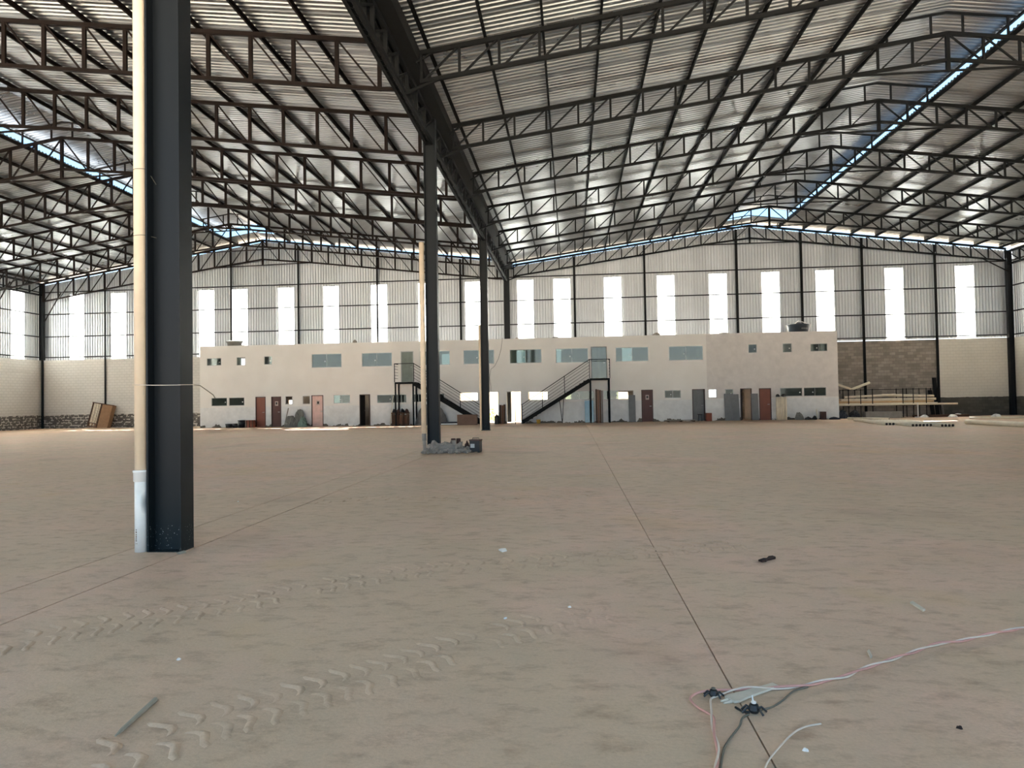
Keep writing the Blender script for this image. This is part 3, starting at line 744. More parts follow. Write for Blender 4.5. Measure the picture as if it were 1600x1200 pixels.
def door(n, r, lab, frame, leaf, sign=False, swing=0, hinge=-1, dark=False, handle=True):
    x0, x1, z0, z1 = r; w = x1 - x0; h = z1 - z0
    t = thing('door_%d' % n, ((x0 + x1) / 2, YF + 0.02, z0), lab, kind='structure'); f = 0.045
    MB().box(-w / 2, -w / 2 + f, -0.04, 0.10, 0, h).box(w / 2 - f, w / 2, -0.04, 0.10, 0, h).box(-w / 2 + f, w / 2 - f, -0.04, 0.10, h - f, h).build('door_frame', frame, t)
    if leaf:
        lw = w - 2 * f
        l = MB().box(0, lw, -0.018, 0.018, 0.01, h - f - 0.005).build('leaf', leaf, t)
        l.location = (-w / 2 + f if hinge < 0 else w / 2 - f, 0.03, 0)
        l.rotation_euler = (0, 0, swing if hinge < 0 else math.pi + swing)
        s = -1 if hinge < 0 else 1
        if handle: MB().box(lw - 0.10, lw - 0.06, s * 0.018, s * 0.06, 1.0, 1.03).box(lw - 0.19, lw - 0.06, s * 0.05, s * 0.06, 1.0, 1.03).build('handle', 'alu', l)
        if sign:
            MB().box(lw / 2 - 0.10, lw / 2 + 0.12, s * 0.019, s * 0.026, 1.45, 1.76).build('sign_plate', 'plate', l)
            MB().box(lw / 2 - 0.05, lw / 2 + 0.07, s * 0.027, s * 0.030, 1.54, 1.70).build('sign_symbol', 'sign_dark', l)
    return t
door(1, DOORS[0], 'plain brown door nearest the black tubs', 'frame_dark', 'door_brown')
door(2, DOORS[1], 'dark brown door with a small sign beside the grey mesh bundle', 'frame_dark', 'door_dark', True)
door(3, DOORS[2], 'glossy door coloured pale with painted glare, with a small dark sign', 'frame_dark', 'door_glare', True, swing=0.25)
door(4, DOORS[3], 'black open doorway between two low windows', 'frame_dark', 'leaf_black', swing=1.4)
door(5, DOORS[4], 'open sunlit doorway showing a yellow shrub', 'alu', None)
door(6, DOORS[5], 'open sunlit doorway beside the foot of the stairs', 'alu', None)
door(7, DOORS[6], 'dark brown door with a small sign beside the leaning grey panel', 'frame_dark', 'door_dark', True)
door(8, DOORS[7], 'grey door in a brown frame beside the red brick block', 'frame_dark', 'greyboard', swing=0.15)
door(9, DOORS[8], 'dark open doorway between leaning grey panels', 'frame_dark', 'leaf_black', swing=1.2)
door(10, DOORS[9], 'plain brown door beside the cream drum', 'frame_dark', 'door_brown')
door(11, DOORS[10], 'grey-green upper door on the landing behind the rubble column', 'alu', 'door_grey')
door(12, DOORS[11], 'green glass upper door at the top of the open stairs', 'greyboard', 'glass')

# ------------------------------------------------------------------ outside stairs
def stairs(lx0, lx1, bx, lab):
    """landing lx0..lx1 at 2.9 m, flight falling to bx"""
    y0, y1 = 43.82, YF - 0.02; zt = 2.9
    t = thing('metal_staircase', ((lx0 + lx1) / 2, 44.3, 0), lab, 'staircase'); ox, oy = (lx0 + lx1) / 2, 44.3
    def bd(b, name, mat='steel_black', par=None): 
        b.v = [(x - ox, y - oy, z) for x, y, z in b.v]; return b.build(name, mat, par or t)
    s = 1 if bx > lx1 else -1; tx = lx1 if s > 0 else lx0; fx = lx0 if s > 0 else lx1
    bd(MB().box(lx0, lx1, y0, y1, zt - 0.12, zt - 0.01), 'landing')
    for px in (lx0 + 0.05, lx1 - 0.05):
        for py in (y0 + 0.04, y1 - 0.06):
            bd(MB().box(px - 0.045, px + 0.045, py - 0.045, py + 0.045, 0, zt - 0.12), 'post')
    for py in (y0 + 0.03, y1 - 0.05):
        bd(MB().bar((tx, py, zt - 0.12), (bx, py, 0.12), 0.05, 0.24), 'stringer')
    n = 16
    for i in range(n):
        f = (i + 1) / (n + 1); x = tx + (bx - tx) * f; z = zt * (1 - f)
        bd(MB().box(x - 0.14, x + 0.14, y0 + 0.06, y1 - 0.08, z - 0.02, z + 0.02), 'tread')
    py = y0 + 0.03; H = 1.22
    bd(MB().bar((tx, py, zt + H), (bx, py, H + 0.05), 0.045), 'handrail')
    bd(MB().bar((fx, py, zt + H), (tx, py, zt + H), 0.045), 'handrail')
    bd(MB().bar((fx, py, zt + H), (fx, y1 - 0.05, zt + H), 0.045), 'handrail')
    for k in range(1, 6):
        h = H * k / 6 + 0.04
        bd(MB().bar((tx, py, zt + h), (bx, py, h + 0.05), 0.022), 'rail')
        bd(MB().bar((fx, py, zt + h), (fx, y1 - 0.05, zt + h), 0.022), 'rail')
    for f in (0.0, 0.37, 0.7, 1.0):
        x = tx + (bx - tx) * f; z = zt * (1 - f)
        bd(MB().box(x - 0.022, x + 0.022, py - 0.022, py + 0.022, z, z + H + 0.03), 'baluster')
    bd(MB().box(fx - 0.022, fx + 0.022, py - 0.022, py + 0.022, zt, zt + H), 'baluster')
    ex = bx + s * 0.45
    bd(MB().bar((bx, py, H + 0.05), (ex, py, H + 0.05), 0.035), 'handrail')
    bd(MB().box(ex - 0.02, ex + 0.02, py - 0.02, py + 0.02, 0, H + 0.05), 'baluster')
    return t, ox, oy
stairs(1.22, 2.52, -3.2, 'dark open metal staircase rising from the sunlit doorway to the glass upper door')
sl, ox, oy = stairs(-11.68, -10.38, -5.95, 'dark metal staircase passing behind the rubble column to the grey-green upper door')

# ------------------------------------------------------------------ things along the office front
def leaning(name, x0, x1, h, lab, cat, mat, y=YF - 0.05, lean=0.18, th=0.03, n=1, group=None):
    """a board or sheet with its foot off the wall and its head against it"""
    o = MB(); w = x1 - x0
    o.box(-w / 2, w / 2, -th, 0, 0, math.hypot(h, lean)); e = o.build(name, mat)
    e.location = ((x0 + x1) / 2, y - lean, 0.004); e.rotation_euler = (-math.atan2(lean, h), 0, 0)
    return tag(e, lab, cat, group)
# wooden crate on the far wall
c = thing('wooden_crate', (-35.2, 47.2, 0), 'large brown wooden crate panel leaning on the white block wall', 'crate')
c.rotation_euler = (-0.16, 0.16, 0.0)
MB().box(0.0, 0.80, -0.05, 0.35, 0, 1.85).build('side_board', 'wood', c)
for k in range(4):
    MB().box(-0.80 + k * 0.22, -0.72 + k * 0.22, -0.05, 0.02, 0.05, 1.80).build('slat', 'wood_dark' if k in (0, 3) else 'wood_pale', c)
    if k < 3: MB().box(-0.69 + k * 0.22, -0.63 + k * 0.22, -0.02, 0.04, 0.3, 1.80).build('slat', 'wood_pale', c)
MB().box(-0.82, 0.0, -0.06, 0.02, 0.02, 0.10).box(-0.82, 0.8, -0.07, 0.35, 1.80, 1.87).box(-0.82, 0.0, -0.055, 0.02, 0.28, 0.34).build('batten', 'wood_dark', c)
MB().box(-0.82, 0.0, 0.02, 0.05, 0.0, 1.8).build('back_board', 'wood', c)

def tub(x, y, r, h, lab, mat='black'):
    t = thing('tub', (x, y, 0), lab, 'tub')
    MB().lathe([(0.0, 0.0), (r * 0.8, 0.0), (r, h), (r * 0.93, h), (r * 0.75, 0.03), (0.0, 0.03)], seg=18).build('body', mat, t, True)
    MB().lathe([(r, h - 0.03), (r * 1.06, h - 0.02), (r * 1.06, h), (r * 0.95, h + 0.005)], seg=18).build('rim', mat, t, True)
tub(-23.45, 44.35, 0.24, 0.26, 'small black tub farthest from the brown door, below the green window')
tub(-23.0, 44.30, 0.18, 0.28, 'small black tub next to the taller one below the green window')
tub(-22.52, 44.3, 0.25, 0.50, 'taller black tub beside the brown box')
t = thing('wooden_box', (-21.93, 44.4, 0), 'brown wooden box beside the plain brown door', 'box')
MB().box(-0.27, 0.27, -0.15, 0.15, 0, 0.50).build('body', 'brickred', t)
for k in (-0.2, 0.0, 0.2): MB().box(k - 0.03, k + 0.03, -0.165, -0.15, 0, 0.5).build('batten', 'wood_dark', t)

def lump(name, cx, cy, rx, ry, h, mat, lab, cat, seed, rough=0.18, seg=26, rings=9, kind=None, pw=0.75):
    r_ = random.Random(seed); b = MB(); n = []
    off = [r_.uniform(0, 6.28) for _ in range(6)]
    for i in range(rings + 1):
        f = i / rings; z = h * math.sin(f * math.pi / 2); rad = math.cos(f * math.pi / 2) ** pw
        for j in range(seg):
            a = 2 * math.pi * j / seg
            k = 1 + rough * (math.sin(3 * a + off[0] + 3 * f) * 0.5 + math.sin(5 * a + off[1] - 4 * f) * 0.4) + r_.uniform(-rough, rough) * 0.5
            b.v.append((cx + rx * rad * k * math.cos(a), cy + ry * rad * k * math.sin(a), max(0, z * (1 + r_.uniform(-rough, rough) * 0.5 + (0.3 * math.sin(2 * a + off[2])) * rough * 2)) if i else 0.0))
    for i in range(rings):
        for j in range(seg):
            a = i * seg + j; c_ = i * seg + (j + 1) % seg; b.f.append((a, c_, c_ + seg, a + seg))
    b.f.append(tuple(rings * seg + j for j in range(seg)))
    return tag(b.build(name, mat), lab, cat, kind=kind)
lump('mesh_bundle', -19.1, 44.42, 0.36, 0.2, 0.66, 'net', 'rounded bundle of grey mesh beside the dark brown door', 'bundle', 3, 0.2, pw=0.4)
lump('mesh_bundle', -18.52, 44.56, 0.34, 0.18, 0.90, 'net', 'taller ragged bundle of grey mesh under the small low windows', 'bundle', 4, 0.35, pw=0.45)
lump('mesh_bundle', -18.15, 44.2, 0.27, 0.16, 0.58, 'greennet', 'green-tinted mesh bundle in front of the grey bundles', 'bundle', 5, 0.3, pw=0.4)
tag(MB().bar((-19.5, 44.3, 0), (-19.38, 44.72, 1.28), 0.05).build('stick', 'conc'), 'grey stick leaning on the wall beside the grey mesh bundle', 'stick')
# bench with clutter
t = thing('work_bench', (-11.4, 44.2, 0), 'dark wooden bench cluttered with black bundles beside the landing post', 'bench')
for sx in (-0.5, -0.17, 0.17, 0.5):
    for sy in (-0.2, 0.2): MB().box(sx - 0.04, sx + 0.04, sy - 0.04, sy + 0.04, 0, 0.80).build('leg', 'wood_dark', t)
MB().box(-0.57, 0.57, -0.27, 0.27, 0.80, 0.86).build('top', 'wood_dark', t)
MB().box(-0.55, 0.55, 0.18, 0.22, 0.1, 0.7).build('back_panel', 'plank', t)
for i in range(4):
    o = lump('black_bundle', -11.82 + i * 0.29, 44.12, 0.12, 0.15, 0.22, 'black' if i % 2 == 0 else 'rust', 'dark bundle lying on the cluttered wooden bench', 'bundle', 20 + i, 0.3, 14, 6)
    o.location.z = 0.862; o['group'] = 'bundles on the bench'
tag(MB().bar((-12.1, 44.1, 0), (-12.02, 44.74, 2.0), 0.045).build('wooden_pole', 'wood_pale'), 'thin pale pole leaning beside the cluttered bench', 'pole')
# things under the first stairs
e = lump('grey_tarpaulin', -9.4, 44.55, 1.05, 0.2, 1.30, 'greystain', 'dull grey tarpaulin heap standing against the wall under the stairs', 'tarpaulin', 31, 0.12)
t = thing('flat_case', (-7.75, 43.95, 0), 'low dark panel with a white strip lying under the stairs', 'panel')
MB().box(-0.8, 0.8, -0.3, 0.35, 0, 0.2).build('body', 'black', t); MB().box(-0.8, 0.45, -0.32, -0.30, 0.03, 0.11).build('strip', 'white', t)
t = thing('carton', (-6.75, 43.35, 0), 'brown cardboard carton at the foot of the stairs behind the pale downpipe', 'box')
MB().box(-0.64, 0.64, -0.2, 0.22, 0, 0.66).build('body', 'card', t); MB().box(-0.64, 0.0, -0.22, 0.22, 0.66, 0.68).build('flap', 'card', t); MB().box(0.0, 0.64, -0.21, 0.22, 0.662, 0.675).build('flap', 'card', t)
# between the two doorways
for k, (x0, h, mt) in enumerate(((-4.72, 1.25, 'wood_dark'), (-4.58, 1.22, 'plank'), (-4.45, 1.28, 'wood_dark'))):
    leaning('plank', x0 - 0.06, x0 + 0.06, h, 'short plank leaning between the two sunlit doorways', 'plank', mt, group='planks between the sunlit doorways')
t = thing('black_drum', (-4.92, 44.25, 0), 'small black drum beside the planks between the sunlit doorways', 'drum')
MB().lathe([(0, 0), (0.16, 0), (0.17, 0.04), (0.16, 0.3), (0.17, 0.5), (0.12, 0.55), (0.05, 0.6), (0, 0.6)], seg=16).build('body', 'black', t, True)
MB().lathe([(0.05, 0.6), (0.05, 0.66), (0, 0.66)], seg=10).build('cap', 'black', t)
t = thing('bucket', (-2.15, 43.9, 0), 'small yellow bucket under the open stairs', 'bucket')
MB().lathe([(0, 0), (0.11, 0), (0.145, 0.27), (0.135, 0.27), (0.1, 0.02), (0, 0.02)], seg=16).build('body', 'yellow', t, True)
MB().tube([(0.145 * math.cos(a), 0.02, 0.26 + 0.1 * math.sin(a)) for a in [math.pi * i / 8 for i in range(9)]], 0.006, 6).build('handle', 'alu', t)
for xa, lab in ((-0.78, 'thin rod leaning to one side under the stairs'), (-0.50, 'thin rod leaning the other way under the stairs')):
    tag(MB().bar((-0.6, 44.2, 0), (xa, 44.77, 1.6), 0.035).build('thin_rod', 'steel_black'), lab, 'rod')
leaning('glass_sheet', 0.88, 1.46, 1.45, 'loose green glass sheet leaning under the landing', 'glass sheet', 'glass', th=0.012, lean=0.12)
for k, x0 in enumerate((1.62, 1.74, 1.86, 1.98)):
    leaning('plank', x0 - 0.055, x0 + 0.055, 2.18 - 0.03 * k, 'tall brown plank standing under the landing', 'plank', ('wood_dark', 'plank', 'wood_dark', 'greystain')[k], group='tall planks under the landing', y=43.75, lean=-0.02 if False else 0.12)
leaning('metal_sheet', 3.76, 4.19, 1.76, 'single grey panel leaning beside the dark brown door with a sign', 'panel', 'greyboard')
leaning('metal_sheet', 9.9, 10.36, 1.74, 'grey panel leaning under the small dark window, nearer the brick block', 'panel', 'greyboard')
leaning('metal_sheet', 10.36, 10.82, 1.70, 'grey panel with a white scuff leaning beside the dark doorway', 'panel', 'greyboard', lean=0.24)
leaning('metal_sheet', 11.60, 12.04, 1.72, 'grey panel leaning between the dark doorway and the brown door', 'panel', 'greyboard')
tag(MB().box(8.67, 9.01, 44.3, 44.6, 0, 0.52).box(8.70, 8.98, 44.28, 44.30, 0.05, 0.47).build('brick_block', 'brickred'), 'upright red brick block beside the grey door', 'brick')
t = thing('low_pallet', (7.0, 44.1, 0), 'long low dark pallet lying along the wall under the dark window', 'pallet')
for k in range(3): MB().box(-1.0, 1.0, -0.3 + k * 0.22, -0.14 + k * 0.22, 0.08, 0.11).build('board', 'conc', t)
for k in (-0.8, 0, 0.8): MB().box(k - 0.05, k + 0.05, -0.3, 0.3, 0, 0.08).build('bearer', 'wood_dark', t)
t = thing('office_stool', (8.25, 44.3, 0), 'small dark stool before the grey door', 'stool')
MB().lathe([(0, 0.42), (0.16, 0.42), (0.17, 0.46), (0, 0.48)], seg=14).build('seat', 'black', t)
for a in range(4):
    c_, s_ = math.cos(a * math.pi / 2 + 0.7), math.sin(a * math.pi / 2 + 0.7)
    MB().bar((0.17 * c_, 0.17 * s_, 0), (0.1 * c_, 0.1 * s_, 0.42), 0.025).build('leg', 'black', t)
# cream drum of rolled sheets
t = thing('rolled_sheets', (13.36, 44.35, 0), 'bundle of tall cream tubes standing under the green window', 'tube bundle')
for k in range(5):
    MB().tube([(-0.26 + k * 0.13, -0.08 + 0.06 * (k % 2), 0), (-0.26 + k * 0.13, -0.08 + 0.06 * (k % 2), 1.45 + 0.03 * (k % 3))], 0.075, 14).build('tube', 'pvc', t, True)
for k, (x, r) in enumerate(((13.16, 0.13), (13.5, 0.15))):
    o = lump('black_bag', x, 44.33, r, r, 0.16, 'black', 'black bag lying on top of the cream tubes', 'bag', 50 + k, 0.2, 12, 5); o.location.z = 1.50; o['group'] = 'bags on the cream tubes'
for k, (x, rx, h, mt, lab) in enumerate(((14.42, 0.24, 0.42, 'net', 'grey sack slumped beside the cream tubes'), (15.0, 0.22, 0.18, 'black', 'low black bag beyond the grey sack'), (15.4, 0.13, 0.24, 'black', 'rounder black bag beside the small red box'), (16.6, 0.35, 0.15, 'navy', 'flat dark sheet bunched at the office corner'))):
    lump('sack', x, 44.3, rx, 0.22, h, mt, lab, 'sack', 60 + k, 0.25, 16, 6)
tag(MB().box(15.80, 16.12, 44.3, 44.55, 0, 0.5).box(15.83, 16.09, 44.28, 44.30, 0.05, 0.45).build('red_box', 'rust'), 'small dark red box between the bags at the office end', 'box')
tag(MB().bar((15.6, 44.3, 0), (15.66, 44.7, 0.65), 0.05).build('short_batten', 'wood_pale'), 'short pale batten leaning beside the small red box', 'batten')
# roof-top things
t = thing('water_tank', (14.95, 45.6, 5.5), 'dark blue water tank with white straps on the office roof', 'tank')
MB().lathe([(0, 0), (0.50, 0), (0.56, 0.05), (0.66, 0.60), (0.70, 0.64), (0.69, 0.70), (0.62, 0.72), (0, 0.80)], seg=28).build('body', 'tank', t, True)
MB().lathe([(0.2, 0.77), (0.2, 0.84), (0.0, 0.86)], seg=16).build('lid', 'tank', t, True)
for a in (math.pi * 0.97, math.pi * 1.92):
    MB().bar((0.60 * math.cos(a), 0.60 * math.sin(a), 0.0), (0.76 * math.cos(a), 0.76 * math.sin(a), 0.70), 0.07, 0.03).build('strap', 'white', t)
MB().bar((-0.35, -0.45, 0.735), (0.0, -0.1, 0.95), 0.05, 0.04).bar((0.0, -0.1, 0.95), (0.45, -0.4, 0.74), 0.05, 0.04).build('strap', 'white', t)
b = MB(); xx = -0.02   # lettering band, too blurred in the photograph to read: pale letter-like strokes
for k in range(8):
    a0 = math.radians(-88 + k * 6.5); r0 = 0.648
    for a_, z_, w_, h_ in ((a0, 0.36, 0.012, 0.09), (a0 + 0.035, 0.36, 0.04, 0.02), (a0 + 0.035, 0.43, 0.04, 0.02)):
        rz = 0.56 + 0.10 * (z_ - 0.05) / 0.55 + 0.006
        p1 = (rz * math.cos(a_ - w_), rz * math.sin(a_ - w_)); p2 = (rz * math.cos(a_ + w_), rz * math.sin(a_ + w_)); g_ = 1 + 0.18 * h_ / rz * 1.0
        b.quad((p1[0], p1[1], z_), (p2[0], p2[1], z_), (p2[0] * g_, p2[1] * g_, z_ + h_), (p1[0] * g_, p1[1] * g_, z_ + h_))
tag(b.build('lettering', 'alu', t), 'pale lettering band on the tank')
t = thing('roof_tub', (-23.55, 45.4, 5.5), 'grey flat tub standing on the office roof above the half-open window', 'tub')
MB().lathe([(0, 0), (0.42, 0), (0.5, 0.42), (0.57, 0.46), (0.57, 0.52), (0.5, 0.54), (0, 0.5)], seg=20).build('body', 'net', t, True)
MB().box(-0.62, 0.62, -0.04, 0.04, 0.50, 0.56).build('lid_bar', 'conc', t)
for k, (x, w, h, lab) in enumerate(((-14.7, 0.16, 0.2, 'single red-grey block on the parapet above the wide upstairs window'), (-9.2, 0.12, 0.12, 'small dark block on the parapet behind the rubble column'), (-3.55, 0.12, 0.08, 'small chip of mortar on the parapet above the sunlit doorways'), (-0.95, 0.2, 0.08, 'flat dark chip on the parapet between two wide windows'), (5.7, 0.26, 0.16, 'heap of broken mortar on the parapet beside the wide window'), (10.0, 0.35, 0.07, 'flat strip of rubble on the weathered parapet'), (-26 + 3.3, 0.12, 0.05, 'thin chip on the parapet beside the grey roof tub'))):
    o = lump('rubble_chunk', x, YF + 0.08, w, 0.09, h, 'conc', lab, 'rubble', 80 + k, 0.25, 10, 4); o.location.z = BH - 0.005

wp = [on_y(u, v, YF - 0.02) for u, v in ((785, 528), (783, 545), (779, 560), (773, 572), (767, 577), (765, 590), (767, 604), (767, 611))]
tag(MB().tube(wp, 0.012, 6).build('hanging_cable', 'black'), 'black cable hanging down the office front above the sunlit doorways', 'cable')
q = on_y(977, 77, 18.0)
ring = [(q.x + 0.085 * math.cos(2 * math.pi * k / 18), q.y - 0.008 + 0.012 * math.sin(2 * math.pi * k / 18), q.z - 0.02 + 0.05 * math.sin(2 * math.pi * k / 18)) for k in range(19)]
tag(MB().tube(ring, 0.012, 6).build('wire_coil', 'conc'), 'small pale wire coil hooked on a truss bottom chord', 'wire coil')

# ------------------------------------------------------------------ pipe rack and pipes by the bare wall
RY = 46.6
t = thing('pipe_rack', (20.9, RY, 0), 'thin dark steel rack holding cream pipes along the bare block wall', 'rack')
for x in (18.23, 19.0, 19.75, 21.66, 22.31, 23.12, 23.85):
    for y in (-0.45, 0.45):
        MB().box(x - 20.9 - 0.02, x - 20.9 + 0.02, y - 0.02, y + 0.02, 0, 1.9).build('upright', 'steel_black', t)
    MB().box(x - 20.9 - 0.025, x - 20.9 + 0.025, -0.70, 0.47, 0.76, 0.80).build('cross_bar', 'steel_black', t)
for y in (-0.45, 0.45):
    MB().box(-2.7, 2.98, y - 0.015, y + 0.015, 1.84, 1.87).build('rail', 'steel_black', t)
def pvc_pipe(p, q, r, lab, group=None, mat='pvc', cap=None):
    p, q = Vector(p), Vector(q); t = thing('plastic_pipe', (p.x, p.y, p.z), lab, 'pipe', group); d = q - p
    MB().hollow((0, 0, 0), d, r, r * 0.88, 14).build('tube', mat, t, True)
    k = d.normalized() * 0.02
    MB().tube([k, d - k], r * 0.87, 10).build('bore_shade_core', 'hole', t)  # solid dark core: the shade inside the pipe put in as colour
    return t
GR = 'pipes stacked on the rack'
rr = 0.085; rows = [(4, 17.4, 24.0, 0.80), (3, 17.2, 23.9, 0.80 + 1.75 * rr), (2, 17.9, 23.9, 0.80 + 3.5 * rr)]
for ri, (n, xa, xb, zb) in enumerate(rows):
    for k in range(n):
        y = RY - 0.35 + (k + ri * 0.5) * 0.185
        dx = RNG.uniform(-0.25, 0.12)
        pvc_pipe((xa + dx, y, zb + rr), (xb + dx - (0.2 if ri == 1 else 0), y, zb + rr), rr, 'long pale plastic pipe lying in the stack on the rack', GR, 'pvc_orange' if (k + ri) % 2 else 'pvc')
pvc_pipe((18.1, RY - 0.12, 1.15 + rr * 2.6), (21.4, RY - 0.02, 1.29 + rr * 2.4), rr * 0.9, 'shorter pale pipe laid askew on top of the racked pipes')
pvc_pipe((20.6, RY + 0.1, 1.40 + rr), (23.9, RY + 0.18, 1.28 + rr), rr, 'pale pipe on top of the racked pipes at the white wall end')
pvc_pipe((17.5, RY - 0.58, 0.862), (24.95, RY - 0.62, 0.862), 0.06, 'longest thin pale pipe sticking out past the rack end')
pvc_pipe((17.3, RY + 0.2, 2.45), (18.66, RY + 0.15, 1.90), 0.075, 'pale pipe sloping down beside the office corner')
pvc_pipe((18.66, RY + 0.1, 1.90), (19.85, RY + 0.15, 2.33), 0.085, 'pale pipe sloping up above the racked pipes')
# brackets that carry the sloping pair
for x, z in ((18.4, 1.88), (19.5, 2.08)):
    tag(MB().box(x - 0.02, x + 0.02, RY - 0.05, YB, z - 0.03, z).box(x - 0.02, x + 0.02, YB - 0.03, YB, z - 0.25, z).build('wall_bracket', 'steel_black'), 'small dark wall bracket carrying a sloping pipe', 'bracket', 'brackets of the sloping pipes')
for k, (x, y, rx, h, mt, lab) in enumerate(((17.66, 45.72, 0.33, 0.5, 'navy', 'dark blue tarpaulin heap under the pipe rack'), (18.44, 45.74, 0.30, 0.5, 'black', 'black plastic heap under the pipe rack'))):
    lump('tarpaulin_heap', x, y, rx, 0.3, h, mt, lab, 'tarpaulin', 100 + k, 0.25)
t = thing('concrete_trough', (20.08, 45.6, 0), 'long grey concrete trough lying in front of the pipe rack', 'trough')
MB().box(-1.1, 1.1, -0.3, -0.24, 0, 0.42).box(-1.1, 1.1, 0.24, 0.3, 0, 0.42).box(-1.1, -1.04, -0.24, 0.24, 0, 0.42).box(1.04, 1.1, -0.24, 0.24, 0, 0.42).box(-1.04, 1.04, -0.24, 0.24, 0, 0.06).build('body', 'conc', t)
for k, (x, h, lab) in enumerate(((24.25, 1.75, 'shorter black steel plate leaning on the post by the white wall'), (24.55, 2.6, 'taller black steel plate leaning on the post by the white wall'))):
    leaning('steel_plate', x - 0.13, x + 0.13, h, lab, 'steel plate', 'steel_black', y=YB - 0.1, lean=0.35)
for k, x in enumerate((24.75, 25.0)):
    leaning('wooden_batten', x - 0.05, x + 0.05, 0.9, 'short grey batten leaning beside the black plates', 'batten', 'greystain', y=YB - 0.1, lean=0.2, group='battens beside the black plates')
tag(MB().box(22.2, 25.6, 45.9, 46.1, 0, 0.16).build('timber_beam', 'wood_dark'), 'dark timber beam lying under the end of the rack', 'beam')
tag(MB().box(22.35, 22.40, 45.72, 45.77, 0.0, 0.95).box(22.2, 22.55, 45.7, 45.82, 0.0, 0.05).build('pale_stake', 'white'), 'thin white stake standing before the rack', 'stake')
for k, (x, y, lab) in enumerate(((22.6, 45.4, 'white rag on the floor below the white stake'), (24.2, 45.2, 'white crumpled bag on the floor before the dark timber'), (25.3, 46.6, 'small white bag at the end of the dark timber'), (26.9, 45.3, 'white crumpled bag near the foot of the white wall'))):
    lump('white_bag', x, y, 0.26, 0.16, 0.16, 'white', lab, 'bag', 120 + k, 0.3, 12, 5)
# pipes on the floor
for k in range(6):
    pvc_pipe((16.05 + k * 0.16, 33.3, 0.072), (16.75 + k * 0.16 + 0.05, 39.3, 0.072), 0.072, 'pale pipe of the wide row lying on the floor before the trough', 'wide row of floor pipes')
for k in range(4):
    pvc_pipe((17.05 + k * 0.155, 32.7, 0.072), (17.8 + k * 0.155, 38.7, 0.072), 0.072, 'pale pipe of the narrow row lying on the floor before the dark timber', 'narrow row of floor pipes')
for k in range(3):
    pvc_pipe((15.62 + k * 0.16, 35.0, 0.072), (16.5 + k * 0.17, 41.0 - 0.1 * k, 0.072), 0.072, 'pale pipe of the set lying on the floor nearest the office corner', 'floor pipes nearest the office')
for k in range(2):
    pvc_pipe((17.3 + 0.3 * k, 44.0 - 0.5 * k, 0.07), (18.6 + 0.3 * k, 42.5 - 0.5 * k, 0.07), 0.07, 'short pale pipe lying crosswise by the dark tarpaulin', 'short crosswise pipes')
lg = pvc_pipe((19.55, 35.3, 0.12), (20.4, 28.6, 0.12), 0.12, 'long thick pale pipe lying alone on the floor beyond the pipe rows')
pvc_pipe((23.6, 42.3, 0.06), (29.0, 41.2, 0.06), 0.06, 'thin pale pipe lying across the floor before the white wall')

# ------------------------------------------------------------------ rubble heap at the second column
b = MB(); r_ = random.Random(11)
for k in range(150):
    f = r_.random(); x = -4.65 + 1.5 * r_.random(); y = 20.25 + 0.95 * r_.random()
    top = 0.34 * max(0.15, 1 - abs((x + 3.9) / 0.9) ** 2) * max(0.2, 1 - abs((y - 20.95) / 0.5) ** 2); s = r_.uniform(0.03, 0.13) * (0.6 if y < 20.5 else 1); z = top * r_.random()
    c_ = Vector((x, y, z)); n0_ = len(b.v); ax = [Vector((r_.uniform(-1, 1), r_.uniform(-1, 1), r_.uniform(-1, 1))).normalized() for _ in range(2)]
    e1 = ax[0]; e2 = e1.cross(ax[1]).normalized(); e3 = e1.cross(e2)
    d1, d2_, d3 = s, s * r_.uniform(0.5, 1), s * r_.uniform(0.35, 0.8)
    for q in ((-1, -1, -1), (1, -1, -1), (1, 1, -1), (-1, 1, -1), (-1, -1, 1), (1, -1, 1), (1, 1, 1), (-1, 1, 1)):
        v_ = c_ + e1 * (q[0] * d1 * r_.uniform(0.6, 1)) + e2 * (q[1] * d2_ * r_.uniform(0.6, 1)) + e3 * (q[2] * d3 * r_.uniform(0.6, 1))
        b.v.append((v_.x, v_.y, max(0.001, v_.z)))
    b.f += [tuple(n0_ + i for i in q) for q in ((0, 3, 2, 1), (4, 5, 6, 7), (0, 1, 5, 4), (1, 2, 6, 5), (2, 3, 7, 6), (3, 0, 4, 7))]
tag(b.build('rubble_heap', 'rubble'), 'low heap of broken grey concrete at the foot of the second steel column', 'rubble', kind='stuff')
lump('rubble_mound', -3.95, 20.95, 0.72, 0.42, 0.27, 'conc', 'dusty mound of mortar under the broken concrete', 'rubble', 13, 0.2)
tag(MB().box(-4.0, -3.35, 20.6, 20.72, 0.0, 0.10).box(-4.05, -3.3, 20.55, 20.6, 0.08, 0.12).build('concrete_slab_piece', 'rubble'), 'flat broken slab at the front of the rubble heap', 'rubble')
def tin(x, y, z, r, h, lab):
    t = thing('paint_tin', (x, y, z), lab, 'tin')
    MB().lathe([(0, 0), (r, 0), (r, h), (r * 0.94, h + 0.006), (r * 0.9, h - 0.01), (0, h - 0.01)], seg=18).build('body', 'rust', t, True)
    MB().lathe([(r, h * 0.5 - 0.006), (r + 0.005, h * 0.5), (r, h * 0.5 + 0.006)], seg=18).build('band', 'rust', t)
tin(-3.72, 20.95, 0.27, 0.075, 0.15, 'rusty brown tin on the rubble heap')
tin(-3.56, 20.97, 0.26, 0.07, 0.16, 'second rusty brown tin touching the first on the rubble heap')
lump('dark_rag', -3.28, 20.9, 0.11, 0.09, 0.30, 'rust', 'dark crumpled rag on the rubble heap beside the machine', 'rag', 15, 0.3, 12, 6)
